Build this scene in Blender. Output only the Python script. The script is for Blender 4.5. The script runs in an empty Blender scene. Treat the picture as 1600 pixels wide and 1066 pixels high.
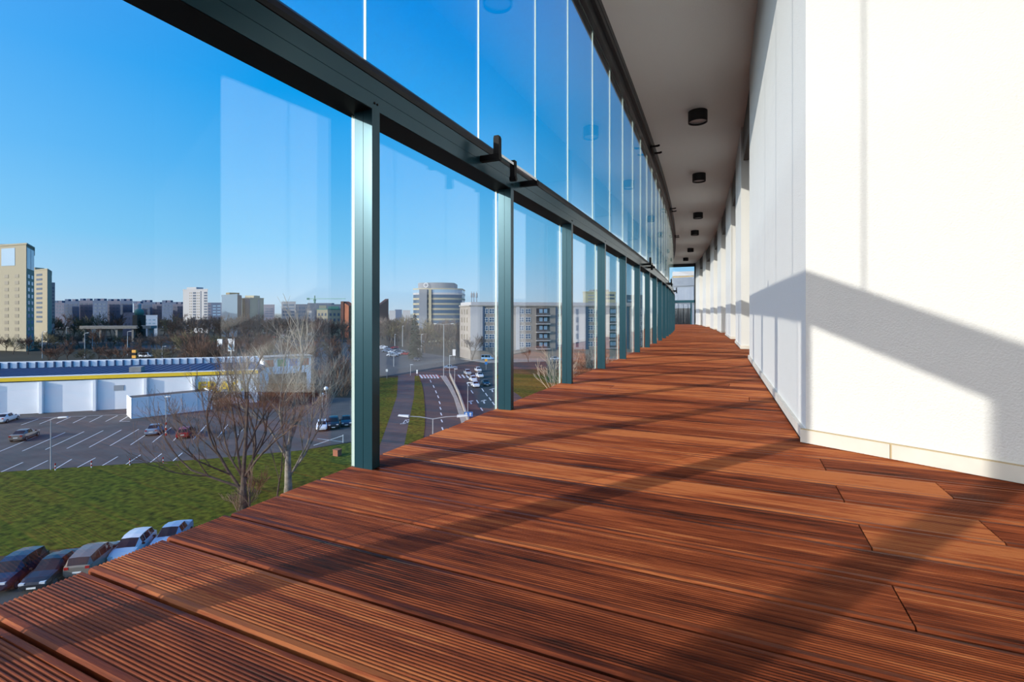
import bpy, math, random
from mathutils import Vector, Matrix
random.seed(7)
S = bpy.context.scene
COL = S.collection
PI = math.pi

# ------------------------------------------------------------------ camera
F_PX, HOR, CAM_H, YAW = 775.0, 492.6, 0.49, math.radians(24.6)
FX, FY = -math.sin(YAW), math.cos(YAW)
RX, RY = math.cos(YAW), math.sin(YAW)
cam_d = bpy.data.cameras.new('camera')
cam = bpy.data.objects.new('camera', cam_d); COL.objects.link(cam)
cam.location = (0, 0, CAM_H); cam.rotation_euler = (PI/2, 0, YAW)
cam_d.sensor_fit = 'HORIZONTAL'; cam_d.sensor_width = 36.0; cam_d.lens = 36.0*F_PX/1600
cam_d.shift_y = -(533-HOR)/1600; cam_d.clip_start = .02; cam_d.clip_end = 6000
S.camera = cam

# ------------------------------------------------------------------ sky, sun, exposure
def lin(c):
    return tuple(((v/255)/12.92 if v/255 <= .04045 else ((v/255+.055)/1.055)**2.4) for v in c)
world = bpy.data.worlds.new('sky'); S.world = world; world.use_nodes = True
nt = world.node_tree; nt.nodes.clear()
wo = nt.nodes.new('ShaderNodeOutputWorld'); bg = nt.nodes.new('ShaderNodeBackground')
tc = nt.nodes.new('ShaderNodeTexCoord'); sx = nt.nodes.new('ShaderNodeSeparateXYZ')
rp = nt.nodes.new('ShaderNodeValToRGB')
nt.links.new(tc.outputs['Generated'], sx.inputs[0]); nt.links.new(sx.outputs['Z'], rp.inputs[0])
stops = [(0, (150, 160, 165)), (.004, (194, 218, 238)), (.05, (170, 216, 250)), (.13, (124, 206, 255)), (.25, (80, 186, 255)),
         (.38, (14, 167, 252)), (.55, (0, 148, 244)), (1.0, (10, 112, 212))]
els = rp.color_ramp.elements
while len(els) < len(stops): els.new(.5)
for e, (p, c) in zip(els, stops): e.position = p; e.color = (*lin(c), 1)
# the half of the sky around the low sun is far brighter and whiter than the half the camera looks into
sd = nt.nodes.new('ShaderNodeVectorMath'); sd.operation = 'DOT_PRODUCT'
_s = Vector((-1, -1.55, .492)).normalized(); sd.inputs[1].default_value = _s
nt.links.new(tc.outputs['Generated'], sd.inputs[0])
r2 = nt.nodes.new('ShaderNodeValToRGB'); nt.links.new(sd.outputs['Value'], r2.inputs[0])
e2 = r2.color_ramp.elements
while len(e2) < 4: e2.new(.5)
for e, (p, c) in zip(e2, [(.0, (0, 0, 0)), (.5, (.12, .12, .12)), (.85, (1.1, 1.02, .92)), (1.0, (5.5, 5.0, 4.3))]): e.position = p; e.color = (*c, 1)
r3 = nt.nodes.new('ShaderNodeValToRGB'); nt.links.new(sx.outputs['Z'], r3.inputs[0])   # none of it below the horizon
r3.color_ramp.elements[0].position = 0; r3.color_ramp.elements[1].position = .02
mm = nt.nodes.new('ShaderNodeVectorMath'); mm.operation = 'MULTIPLY'; nt.links.new(r2.outputs[0], mm.inputs[0]); nt.links.new(r3.outputs[0], mm.inputs[1])
aa = nt.nodes.new('ShaderNodeVectorMath'); aa.operation = 'ADD'; nt.links.new(rp.outputs[0], aa.inputs[0]); nt.links.new(mm.outputs[0], aa.inputs[1])
nt.links.new(aa.outputs[0], bg.inputs[0]); bg.inputs[1].default_value = 1.0
nt.links.new(bg.outputs[0], wo.inputs[0])
sun_d = bpy.data.lights.new('sun', 'SUN'); sun = bpy.data.objects.new('sun', sun_d); COL.objects.link(sun)
sun_d.energy = 3.4; sun_d.color = (1, .94, .84); sun_d.angle = math.radians(.53)
SUN_DIR = Vector((1, 1.55, -.492)).normalized()
sun.rotation_euler = SUN_DIR.to_track_quat('-Z', 'Y').to_euler(); sun.location = (-20, -30, 20)
S.view_settings.view_transform = 'Standard'; S.view_settings.look = 'None'
S.view_settings.exposure = 0; S.view_settings.gamma = 1; S.view_settings.use_curve_mapping = False
S.cycles.max_bounces = 14; S.cycles.transparent_max_bounces = 40; S.cycles.diffuse_bounces = 9
S.cycles.glossy_bounces = 4; S.cycles.use_denoising = True; S.cycles.sample_clamp_indirect = 12
S.cycles.caustics_reflective = False

# ------------------------------------------------------------------ layout helpers
GZ = -17.5
def ray(px): u = (px-800)/F_PX; return FX+u*RX, FY+u*RY
def atD(px, D): dx, dy = ray(px); return dx*D, dy*D
def zat(py, D): return CAM_H+(HOR-py)/F_PX*D
def gD(py, z=GZ): return F_PX*(CAM_H-z)/(py-HOR)
def G(px, py, z=GZ): return atD(px, gD(py, z))

# ------------------------------------------------------------------ mesh + object helpers
class MB:
    def __init__(s): s.v = []; s.f = []; s.m = []; s.t = []
    def face(s, pts, m=0, t=None):
        n = len(s.v); s.v += [tuple(p) for p in pts]; s.f.append(tuple(range(n, n+len(pts)))); s.m.append(m); s.t.append(t)
    def idx(s, vs, fs, m=0):
        n = len(s.v); s.v += [tuple(p) for p in vs]
        for q in fs: s.f.append(tuple(n+i for i in q)); s.m.append(m); s.t.append(None)
    def box(s, x0, x1, y0, y1, z0, z1, m=0):
        s.idx([(x0,y0,z0),(x1,y0,z0),(x1,y1,z0),(x0,y1,z0),(x0,y0,z1),(x1,y0,z1),(x1,y1,z1),(x0,y1,z1)],
              [(3,2,1,0),(4,5,6,7),(0,1,5,4),(1,2,6,5),(2,3,7,6),(3,0,4,7)], m)
    def prism(s, poly, z0, z1, m=0, mtop=None):
        n = len(poly)
        a = sum(poly[i][0]*poly[(i+1)%n][1]-poly[(i+1)%n][0]*poly[i][1] for i in range(n))
        if a < 0: poly = poly[::-1]
        s.idx([(x, y, z0) for x, y in poly]+[(x, y, z1) for x, y in poly],
              [tuple(range(n-1, -1, -1))]+[(i, (i+1)%n, n+(i+1)%n, n+i) for i in range(n)], m)
        s.face([(x, y, z1) for x, y in poly], m if mtop is None else mtop)
    def bar(s, a, b, w, h, m=0):
        a = Vector(a); b = Vector(b); d = (b-a).normalized()
        up = Vector((0,0,1)) if abs(d.z) < .9 else Vector((0,1,0))
        r = d.cross(up).normalized()*w/2; u = r.cross(d).normalized()*h/2
        s.idx([a-r-u,a+r-u,a+r+u,a-r+u,b-r-u,b+r-u,b+r+u,b-r+u],
              [(0,1,2,3),(7,6,5,4),(4,5,1,0),(5,6,2,1),(6,7,3,2),(7,4,0,3)], m)
    def tube(s, pts, rad, n=6, m=0, cap=True):
        rings = []; base = len(s.v); k = len(pts)
        for i, p in enumerate(pts):
            p = Vector(p)
            d = (Vector(pts[min(i+1, k-1)])-Vector(pts[max(i-1, 0)])).normalized()
            up = Vector((0,0,1)) if abs(d.z) < .95 else Vector((1,0,0))
            a = d.cross(up).normalized(); b = a.cross(d)
            for j in range(n):
                t = 2*PI*j/n; s.v.append(tuple(p+(a*math.cos(t)+b*math.sin(t))*rad[i]))
        for i in range(k-1):
            for j in range(n):
                s.f.append((base+i*n+j, base+(i+1)*n+j, base+(i+1)*n+(j+1)%n, base+i*n+(j+1)%n)); s.m.append(m); s.t.append(None)
        if cap:
            s.f.append(tuple(base+j for j in range(n))); s.m.append(m); s.t.append(None)
            s.f.append(tuple(base+(k-1)*n+j for j in range(n-1, -1, -1))); s.m.append(m); s.t.append(None)
    def cyl(s, c, r, z0, z1, n=24, m=0):
        s.tube([(c[0], c[1], z0), (c[0], c[1], z1)], [r, r], n, m)
    def ball(s, c, r, m=0, sz=1, nu=10, nv=7):
        for i in range(nv):
            for j in range(nu):
                q = []
                for (ii, jj) in ((i,j),(i,j+1),(i+1,j+1),(i+1,j)):
                    th = PI*ii/nv; ph = 2*PI*jj/nu
                    q.append((c[0]+r*math.sin(th)*math.cos(ph), c[1]+r*math.sin(th)*math.sin(ph), c[2]+r*sz*math.cos(th)))
                s.face(q[::-1], m)
    def mesh(s, name, mats, smooth=False):
        me = bpy.data.meshes.new(name); me.from_pydata(s.v, [], s.f)
        for m in (mats if isinstance(mats, (list, tuple)) else [mats]): me.materials.append(m)
        me.polygons.foreach_set('material_index', s.m)
        if any(t is not None for t in s.t):
            at = me.attributes.new('tone', 'FLOAT', 'FACE'); at.data.foreach_set('value', [t or 0. for t in s.t])
        if smooth: me.polygons.foreach_set('use_smooth', [True]*len(s.f))
        me.update(); return me
    def build(s, name, mats, parent=None, smooth=False, loc=None):
        o = bpy.data.objects.new(name, s.mesh(name, mats, smooth)); COL.objects.link(o)
        if parent: o.parent = parent
        if loc: o.location = loc
        return o
def tag(o, label=None, cat=None, group=None, kind=None):
    if label: o['label'] = label
    if cat: o['category'] = cat
    if group: o['group'] = group
    if kind: o['kind'] = kind
    return o
def thing(name, label, cat, loc=(0,0,0), rz=0, group=None):
    o = bpy.data.objects.new(name, None); COL.objects.link(o); o.location = loc; o.rotation_euler = (0,0,rz)
    o.empty_display_size = .1
    return tag(o, label, cat, group)
def dup(r, loc=None, rz=None, label=None, group=None, scale=None):
    c = r.copy(); COL.objects.link(c)
    if loc is not None: c.location = loc
    if rz is not None: c.rotation_euler = (0,0,rz)
    if scale is not None: c.scale = scale
    if label: c['label'] = label
    if group: c['group'] = group
    for ch in list(r.children):
        d = ch.copy(); COL.objects.link(d); d.parent = c
        for g in list(ch.children):
            e = g.copy(); COL.objects.link(e); e.parent = d
    return c
ORD = ['first','second','third','fourth','fifth','sixth','seventh','eighth','ninth','tenth','eleventh','twelfth','thirteenth','fourteenth',
       'fifteenth','sixteenth','seventeenth','eighteenth','nineteenth','twentieth']
def ordinal(i):
    if i < 20: return ORD[i]
    tens = {2:'twenty',3:'thirty',4:'forty'}[(i+1)//10]; u = (i+1)%10
    return tens+'-'+ORD[u-1] if u else {2:'twentieth',3:'thirtieth',4:'fortieth'}[(i+1)//10]

# ------------------------------------------------------------------ materials
def mat(name, c, rough=.6, metal=0., spec=.5, noise=0., nscale=5., bump=0., bscale=60., coat=0., c2=None, detail=4.):
    m = bpy.data.materials.new(name); m.use_nodes = True
    t = m.node_tree; b = t.nodes['Principled BSDF']
    b.inputs['Base Color'].default_value = (*c, 1); b.inputs['Roughness'].default_value = rough
    b.inputs['Metallic'].default_value = metal; b.inputs['Specular IOR Level'].default_value = spec
    b.inputs['Coat Weight'].default_value = coat
    m.diffuse_color = (*c, 1)
    co = t.nodes.new('ShaderNodeTexCoord')
    if noise or c2:
        n = t.nodes.new('ShaderNodeTexNoise'); n.inputs['Scale'].default_value = nscale; n.inputs['Detail'].default_value = detail
        t.links.new(co.outputs['Object'], n.inputs['Vector'])
        r = t.nodes.new('ShaderNodeValToRGB'); t.links.new(n.outputs[0], r.inputs[0])
        a = c if c2 else tuple(v*(1-noise) for v in c); z = c2 if c2 else tuple(min(1, v*(1+noise)) for v in c)
        r.color_ramp.elements[0].position = .32; r.color_ramp.elements[1].position = .68
        r.color_ramp.elements[0].color = (*a, 1); r.color_ramp.elements[1].color = (*z, 1)
        t.links.new(r.outputs[0], b.inputs['Base Color'])
    if bump:
        n = t.nodes.new('ShaderNodeTexNoise'); n.inputs['Scale'].default_value = bscale; n.inputs['Detail'].default_value = 3
        t.links.new(co.outputs['Object'], n.inputs['Vector'])
        bm = t.nodes.new('ShaderNodeBump'); bm.inputs['Strength'].default_value = bump; bm.inputs['Distance'].default_value = .01
        t.links.new(n.outputs[0], bm.inputs['Height']); t.links.new(bm.outputs[0], b.inputs['Normal'])
    return m
def glass_mat(name, tint, f0):
    m = bpy.data.materials.new(name); m.use_nodes = True; t = m.node_tree; t.nodes.clear()
    o = t.nodes.new('ShaderNodeOutputMaterial'); mx = t.nodes.new('ShaderNodeMixShader')
    tr = t.nodes.new('ShaderNodeBsdfTransparent'); tr.inputs[0].default_value = (*tint, 1)
    gl = t.nodes.new('ShaderNodeBsdfGlossy'); gl.inputs['Roughness'].default_value = 0.0; gl.inputs[0].default_value = (1, 1, 1, 1)
    ge = t.nodes.new('ShaderNodeNewGeometry')
    dt = t.nodes.new('ShaderNodeVectorMath'); dt.operation = 'DOT_PRODUCT'
    t.links.new(ge.outputs['Normal'], dt.inputs[0]); t.links.new(ge.outputs['Incoming'], dt.inputs[1])
    def mth(op, a, b):
        n = t.nodes.new('ShaderNodeMath'); n.operation = op
        for i, v in enumerate((a, b)):
            if v is None: continue
            if isinstance(v, (int, float)): n.inputs[i].default_value = v
            else: t.links.new(v, n.inputs[i])
        return n.outputs[0]
    c = mth('ABSOLUTE', dt.outputs['Value'], None)
    p = mth('POWER', mth('SUBTRACT', 1.0, c), 5.0)
    fac = mth('ADD', mth('MULTIPLY', p, 1-f0), f0)
    t.links.new(fac, mx.inputs[0]); t.links.new(tr.outputs[0], mx.inputs[1]); t.links.new(gl.outputs[0], mx.inputs[2])
    t.links.new(mx.outputs[0], o.inputs[0]); return m
def wood_mat():
    m = bpy.data.materials.new('decking_wood'); m.use_nodes = True; t = m.node_tree; b = t.nodes['Principled BSDF']
    co = t.nodes.new('ShaderNodeTexCoord'); at = t.nodes.new('ShaderNodeAttribute'); at.attribute_name = 'tone'
    # shift the grain board by board
    off = t.nodes.new('ShaderNodeCombineXYZ'); mu = t.nodes.new('ShaderNodeMath'); mu.operation = 'MULTIPLY'; mu.inputs[1].default_value = 37.
    t.links.new(at.outputs['Fac'], mu.inputs[0]); t.links.new(mu.outputs[0], off.inputs[0]); t.links.new(mu.outputs[0], off.inputs[2])
    ad = t.nodes.new('ShaderNodeVectorMath'); ad.operation = 'ADD'
    t.links.new(co.outputs['Object'], ad.inputs[0]); t.links.new(off.outputs[0], ad.inputs[1])
    def noise(sc, detail):
        mp = t.nodes.new('ShaderNodeMapping'); mp.inputs['Scale'].default_value = sc
        t.links.new(ad.outputs[0], mp.inputs[0])
        n = t.nodes.new('ShaderNodeTexNoise'); n.inputs['Scale'].default_value = 1.; n.inputs['Detail'].default_value = detail
        n.inputs['Roughness'].default_value = .65
        t.links.new(mp.outputs[0], n.inputs['Vector']); return n.outputs[0]
    grain = noise((3.2, 95, 3), 7); blot = noise((1.9, 20, 2), 5)
    def mth(op, a, bb):
        n = t.nodes.new('ShaderNodeMath'); n.operation = op
        for i, v in enumerate((a, bb)):
            if isinstance(v, (int, float)): n.inputs[i].default_value = v
            else: t.links.new(v, n.inputs[i])
        return n.outputs[0]
    v = mth('ADD', mth('ADD', mth('MULTIPLY', grain, .75), mth('MULTIPLY', blot, .75)), mth('MULTIPLY', at.outputs['Fac'], .26))
    r = t.nodes.new('ShaderNodeValToRGB'); t.links.new(v, r.inputs[0])
    st = [(.62, (.028, .010, .007)), (.76, (.150, .034, .014)), (.92, (.32, .080, .028)), (1.0, (.46, .15, .052))]
    e = r.color_ramp.elements
    while len(e) < 4: e.new(.5)
    for q, (p, c) in zip(e, st): q.position = p; q.color = (*c, 1)
    t.links.new(r.outputs[0], b.inputs['Base Color'])
    rr = t.nodes.new('ShaderNodeMapRange'); rr.inputs['From Min'].default_value = .3; rr.inputs['From Max'].default_value = .7
    rr.inputs['To Min'].default_value = .36; rr.inputs['To Max'].default_value = .6
    t.links.new(blot, rr.inputs[0]); t.links.new(rr.outputs[0], b.inputs['Roughness'])
    b.inputs['Specular IOR Level'].default_value = .10
    bm = t.nodes.new('ShaderNodeBump'); bm.inputs['Strength'].default_value = .25; bm.inputs['Distance'].default_value = .004
    t.links.new(grain, bm.inputs['Height']); t.links.new(bm.outputs[0], b.inputs['Normal'])
    return m

M = {}
M['wood'] = wood_mat()
M['stucco'] = mat('white_stucco', (.79, .79, .765), .92, spec=.2, bump=.35, bscale=170)
M['soffit'] = mat('ceiling_stucco', (.94, .91, .85), .95, spec=.2, bump=.5, bscale=140)
M['stone'] = mat('pale_stone', (.74, .70, .62), .6, noise=.06, nscale=9)
M['seal'] = mat('cream_sealant', (.55, .43, .26), .8)
M['alu'] = mat('grey_green_aluminium', (.022, .080, .110), .25, metal=.34, spec=.4)
M['track'] = mat('dark_grey_aluminium', (.020, .023, .026), .42, metal=.3)
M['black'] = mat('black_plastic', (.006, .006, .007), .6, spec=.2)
M['steel'] = mat('bright_aluminium', (.8, .8, .78), .25, metal=1.)
M['lampblack'] = mat('black_lamp_paint', (.010, .010, .012), .55)
M['lens'] = mat('frosted_lens', (.30, .30, .31), .3)
M['glass'] = glass_mat('lower_glass', (.985, .992, .99), .058)
M['glassu'] = glass_mat('upper_glass', (.985, .992, .99), .045)
M['edge'] = mat('polished_glass_edge', (.62, .78, .73), .3, spec=.4)
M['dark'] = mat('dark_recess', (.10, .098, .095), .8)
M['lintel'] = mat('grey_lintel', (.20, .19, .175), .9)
M['winglass'] = mat('dark_window_glass', (.010, .013, .018), .08, spec=.35)
M['asphalt'] = mat('asphalt', (.074, .072, .070), .9, noise=.22, nscale=.35, bump=.3, bscale=8)
M['asphalt2'] = mat('dark_asphalt', (.040, .043, .046), .85, noise=.18, nscale=.3)
M['path'] = mat('cycle_path_asphalt', (.055, .057, .060), .85, noise=.25, nscale=.5)
M['paint'] = mat('white_road_paint', (.72, .72, .72), .8)
M['redpaint'] = mat('red_road_paint', (.42, .10, .09), .8)
M['grass'] = mat('mown_grass', (.018, .034, .003), .95, c2=(.125, .150, .012), nscale=1.6, bump=1., bscale=4, detail=8, spec=.1)
M['grassdry'] = mat('dry_grass', (.05, .045, .018), .95, c2=(.11, .095, .035), nscale=.5, detail=8, spec=.1)
M['land'] = mat('winter_ground', (.035, .033, .028), .95, c2=(.075, .068, .045), nscale=.02, detail=8, spec=.1)
M['concrete'] = mat('concrete', (.33, .31, .28), .9, noise=.12, nscale=.8)
M['white'] = mat('white_cladding', (.90, .92, .95), .6, noise=.03, nscale=.4)
M['yellow'] = mat('yellow_paint', (1.0, .64, .02), .5)
M['roofblue'] = mat('blue_grey_roof', (.045, .085, .17), .8, spec=.15, noise=.06, nscale=.4)
M['bark'] = mat('grey_brown_bark', (.085, .065, .05), .95, noise=.35, nscale=3.)
M['barkpale'] = mat('pale_bark', (.25, .22, .18), .9, noise=.4, nscale=2.5)
M['twig'] = mat('brown_twigs', (.17, .115, .08), .95, noise=.3, nscale=.4)
M['twigpale'] = mat('pale_twigs', (.36, .31, .24), .95)
M['far1'] = mat('russet_twigs', (.15, .078, .050), .95, noise=.35, nscale=.25)
M['far2'] = mat('grey_twigs', (.115, .085, .07), .95, noise=.35, nscale=.25)
M['far3'] = mat('olive_twigs', (.15, .125, .065), .95, noise=.35, nscale=.25)
M['needle'] = mat('dark_needles', (.012, .026, .014), .95, noise=.5, nscale=1.)
M['pole'] = mat('galvanised_pole', (.36, .39, .42), .5, metal=.3)
M['lamphead'] = mat('white_lamp_head', (.75, .77, .78), .5)
M['rubber'] = mat('tyre_rubber', (.012, .012, .012), .9)
M['rim'] = mat('alloy_rim', (.4, .4, .42), .35, metal=.8)
M['headl'] = mat('headlight_glass', (.62, .65, .68), .15)
M['taill'] = mat('tail_light_red', (.35, .012, .012), .25)
M['plate'] = mat('number_plate', (.75, .75, .72), .5)
M['blue'] = mat('blue_sign', (.02, .16, .48), .5)
M['orange'] = mat('orange_sign', (.75, .35, .03), .5)
M['brick'] = mat('orange_brick', (.30, .11, .06), .9, noise=.12, nscale=.3)
M['brickdark'] = mat('dark_brick', (.085, .035, .028), .9)

# ------------------------------------------------------------------ the balcony curve (inner face of the posts)
def cx(Y): return -1.052-(.0030*Y*Y if Y > 0 else 0)
def ct(Y):                                    # tangent angle from +Y
    return math.atan(-.0060*Y if Y > 0 else 0)
def off(Y, d):                                # point d metres to the room side of the curve
    a = ct(Y); return (cx(Y)+d*math.cos(a), Y-d*math.sin(a))
Y_END = 27.6
POST_Y = [1.262+1.074*k for k in range(-6, 25)]
POST_Y = [y for y in POST_Y if y < Y_END]
Y_START = POST_Y[0]-.3
def frange(a, b, st):
    n = max(1, int(round((b-a)/st))); return [a+(b-a)*i/n for i in range(n+1)]
def sweep(profile, y0, y1, st, name, m, parent=None):
    """profile: list of (d, z), closed, swept along the balcony curve"""
    b = MB(); ys = frange(y0, y1, st); n = len(profile)
    vs = []
    for Y in ys:
        for d, z in profile: x, y = off(Y, d); vs.append((x, y, z))
    fs = []
    for i in range(len(ys)-1):
        for j in range(n): fs.append((i*n+j, i*n+(j+1)%n, (i+1)*n+(j+1)%n, (i+1)*n+j))
    fs.append(tuple(range(n-1, -1, -1))); fs.append(tuple((len(ys)-1)*n+j for j in range(n)))
    b.idx(vs, fs); return b.build(name, m, parent)

# ------------------------------------------------------------------ deck
def build_deck():
    b = MB(); pitch = .1462; gap = .007; y = Y_START-.2
    # profile across one board: flat borders, ribbed middle
    w = pitch-gap; prof = [(0, -.024), (0, -.004), (.004, 0), (.0135, 0)]
    nr = 17; a0 = .0150; p = (w-2*a0)/nr
    for k in range(nr):
        u = a0+k*p
        prof += [(u+.02*p, -.0027), (u+.20*p, -.0027), (u+.50*p, -.0005), (u+.62*p, 0), (u+.82*p, 0), (u+.97*p, -.0022)]
    prof += [(w-.0135, -.0027), (w-.0125, 0), (w-.004, 0), (w, -.004), (w, -.024)]
    rnd = random.Random(3); i = 0
    y = .3838-3*pitch-math.floor((.3838-3*pitch-Y_START)/pitch)*pitch
    joints = []
    for (x, yy) in ((1285, 724), (1312, 770), (1352, 838), (1415, 952), (1477, 767), (1552, 832)):
        D = F_PX*CAM_H/(yy-HOR); X, Y = atD(x, D); joints.append((X, Y))
    while y < Y_END-.02:
        x0 = cx(y+.07)-.088+rnd.uniform(-.004, .004)
        x1 = (cx(y)+1.75) if y > 2.3 else 2.3
        cuts = [x0]
        for X, Y in joints:
            if y <= Y < y+pitch: cuts += [X-.0015, X+.0015]
        if len(cuts) == 1 and y > 3 and rnd.random() < .35:
            q = rnd.uniform(x0+.3, x1-.3); cuts += [q-.0015, q+.0015]
        cuts.append(x1)
        for c in range(0, len(cuts), 2):
            xa, xb = cuts[c], cuts[c+1]; tone = rnd.random(); dz = rnd.uniform(-.0006, .0006)
            n = len(prof); segs = [xa, xb]
            for j in range(n-1):
                (ua, za), (ub, zb) = prof[j], prof[j+1]
                b.face([(xa, y+ua, za+dz), (xa, y+ub, zb+dz), (xb, y+ub, zb+dz), (xb, y+ua, za+dz)][::-1], 0, tone)
            b.face([(xa, y+u, z+dz) for u, z in prof], 0, tone)
            b.face([(xb, y+u, z+dz) for u, z in prof][::-1], 0, tone)
        y += pitch; i += 1
    o = b.build('floor', M['wood']); tag(o, 'red-brown ribbed hardwood deck boards laid across the balcony', kind='structure')
    s = MB(); ys = frange(Y_START-.2, Y_END, .5)
    for i in range(len(ys)-1):
        a, c = ys[i], ys[i+1]
        xa, xc = cx(a), cx(c); wa = 2.3 if a < 2.3 else xa+1.8; wc = 2.3 if c < 2.3 else xc+1.8
        s.prism([(xa-.06, a), (wa, a), (wc, c), (xc-.06, c)], -.30, -.03)
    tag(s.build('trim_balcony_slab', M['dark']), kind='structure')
build_deck()

# ------------------------------------------------------------------ right-hand wall: piers, recesses, windows
WOFF = 1.265
def W(Y, d=0): return (cx(Y)+WOFF+d, Y)
CZ = 3.2
PIER = [(2.19, 6.05), (7.89, 9.45), (11.1, 13.0), (14.95, 16.6), (18.3, 20.0), (22.2, 23.8), (25.6, 27.6)]
C1 = (.232, 2.195)
def pier(i, ya, yb):
    b = MB(); n = 6 if i else 8
    if i == 0:
        side = [(C1[0]+(W(yb)[0]-C1[0])*t, C1[1]+(yb-C1[1])*t) for t in [k/n for k in range(n+1)]]
        front = (C1[0]+.56, C1[1]-.291)
        poly = side+[(side[-1][0]+.9, yb), (front[0]+.1, front[1]+.9), front]
    else:
        side = [W(ya+(yb-ya)*k/n) for k in range(n+1)]
        poly = side+[(W(yb)[0]+.55, yb), (W(ya)[0]+.55, ya+.03)]
        front = None
    b.prism(poly, 0.0, CZ)
    o = b.build('wall_right', M['stucco']); tag(o, kind='structure')
    # skirting of pale stone around the visible foot
    s = MB(); t = .014; hgt = .052
    def strip(p, q, z0, z1, th, m):
        dx, dy = q[0]-p[0], q[1]-p[1]; l = math.hypot(dx, dy); nx, ny = -dy/l*th, dx/l*th
        s.prism([p, q, (q[0]+nx, q[1]+ny), (p[0]+nx, p[1]+ny)], z0, z1, m)
    for k in range(len(side)-1):
        strip(side[k], side[k+1], .013, hgt, t, 0); strip(side[k], side[k+1], .0, .013, t*.8, 2)
    if i == 0:
        dx, dy = front[0]-C1[0], front[1]-C1[1]; l = math.hypot(dx, dy); ux, uy = dx/l, dy/l
        e = (C1[0]-ux*t, C1[1]-uy*t)
        j = .285
        for a_, b_ in ((0, j-.003), (j+.003, l+t)):
            p = (e[0]+ux*a_, e[1]+uy*a_); q = (e[0]+ux*b_, e[1]+uy*b_); strip(q, p, .004, hgt, t, 0)
        p = (e[0]+ux*(j-.003), e[1]+uy*(j-.003)); q = (e[0]+ux*(j+.003), e[1]+uy*(j+.003)); strip(q, p, .004, hgt, t*.7, 1)
        strip((e[0]+ux*(l+t), e[1]+uy*(l+t)), e, hgt, hgt+.003, t*.8, 1)
    else:
        p, q = W(ya), (W(ya)[0]+.55, ya+.03); strip(q, (p[0]-t, p[1]), .004, hgt, t, 0)
    tag(s.build('baseboard_right', [M['stone'], M['seal'], M['black']]), kind='structure')
for i, (a, b) in enumerate(PIER): pier(i, a, b)
# recesses between the piers: glazed door leaf, dark frame, dark shutter box overhead
def recess(k, ya, yb):
    xa, xb = W(ya)[0]+.42, W(yb)[0]+.42
    n = 'window_%d' % (k+1)
    L = math.hypot(xb-xa, yb-ya); root = bpy.data.objects.new(n, None); COL.objects.link(root)
    root.location = (xa, ya, 0); root.rotation_euler = (0, 0, math.atan2(yb-ya, xb-xa)); tag(root, kind='structure')
    f = MB(); t = .06
    f.box(0, L, -.03, .03, .0, t); f.box(0, L, -.03, .03, 2.46, 2.52)
    for x in (0, L/2-t/2, L-t): f.box(x, x+t, -.03, .03, t, 2.46)
    f.build('window_frame', M['track'], root)
    g = MB(); g.box(t, L/2-t/2, -.008, .008, t, 2.46); g.box(L/2+t/2, L-t, -.008, .008, t, 2.46)
    g.build('window_pane', M['winglass'], root)
    x = MB(); d = .03
    x.prism([W(ya, d), W(yb, d), W(yb, .75), W(ya, .75)], 2.72, CZ)
    tag(x.build('trim_%d' % (k+1), M['lintel']), kind='structure')
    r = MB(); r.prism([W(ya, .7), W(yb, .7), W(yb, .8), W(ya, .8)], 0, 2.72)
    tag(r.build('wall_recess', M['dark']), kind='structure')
for k in range(len(PIER)-1): recess(k, PIER[k][1], PIER[k+1][0])
# the wider bay beside the camera: back wall and end wall, lit through the glazing
b = MB(); b.box(1.95, 2.15, Y_START, .85, 0, CZ); b.box(-1.0, 2.15, Y_START-.15, Y_START, 0, CZ)
tag(b.build('wall_back', M['stucco']), kind='structure')
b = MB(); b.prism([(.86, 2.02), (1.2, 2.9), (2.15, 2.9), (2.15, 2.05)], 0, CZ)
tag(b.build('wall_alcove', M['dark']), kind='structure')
r = bpy.data.objects.new('window_7', None); COL.objects.link(r); r.location = (1.98, .85, 0); tag(r, kind='structure')
b = MB(); b.box(0, .06, 0, .07, 0, 2.6); b.box(0, .06, .57, .64, 0, 2.6); b.box(0, .06, 1.13, 1.2, 0, 2.6); b.box(0, .06, 0, 1.2, 2.6, CZ); b.build('window_frame', M['track'], r)
b = MB(); b.box(.02, .04, .07, 1.13, 0, 2.6); b.build('window_pane', M['winglass'], r)

# ceiling slab
b = MB(); ys = frange(Y_START-.4, Y_END+.6, .5)
for i in range(len(ys)-1):
    a, c = ys[i], ys[i+1]
    wa = 2.3 if a < 2.3 else cx(a)+2.6; wc = 2.3 if c < 2.3 else cx(c)+2.6
    b.prism([(cx(a)-.12, a), (wa, a), (wc, c), (cx(c)-.12, c)], CZ, CZ+.3)
tag(b.build('ceiling', M['soffit']), kind='structure')

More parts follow.
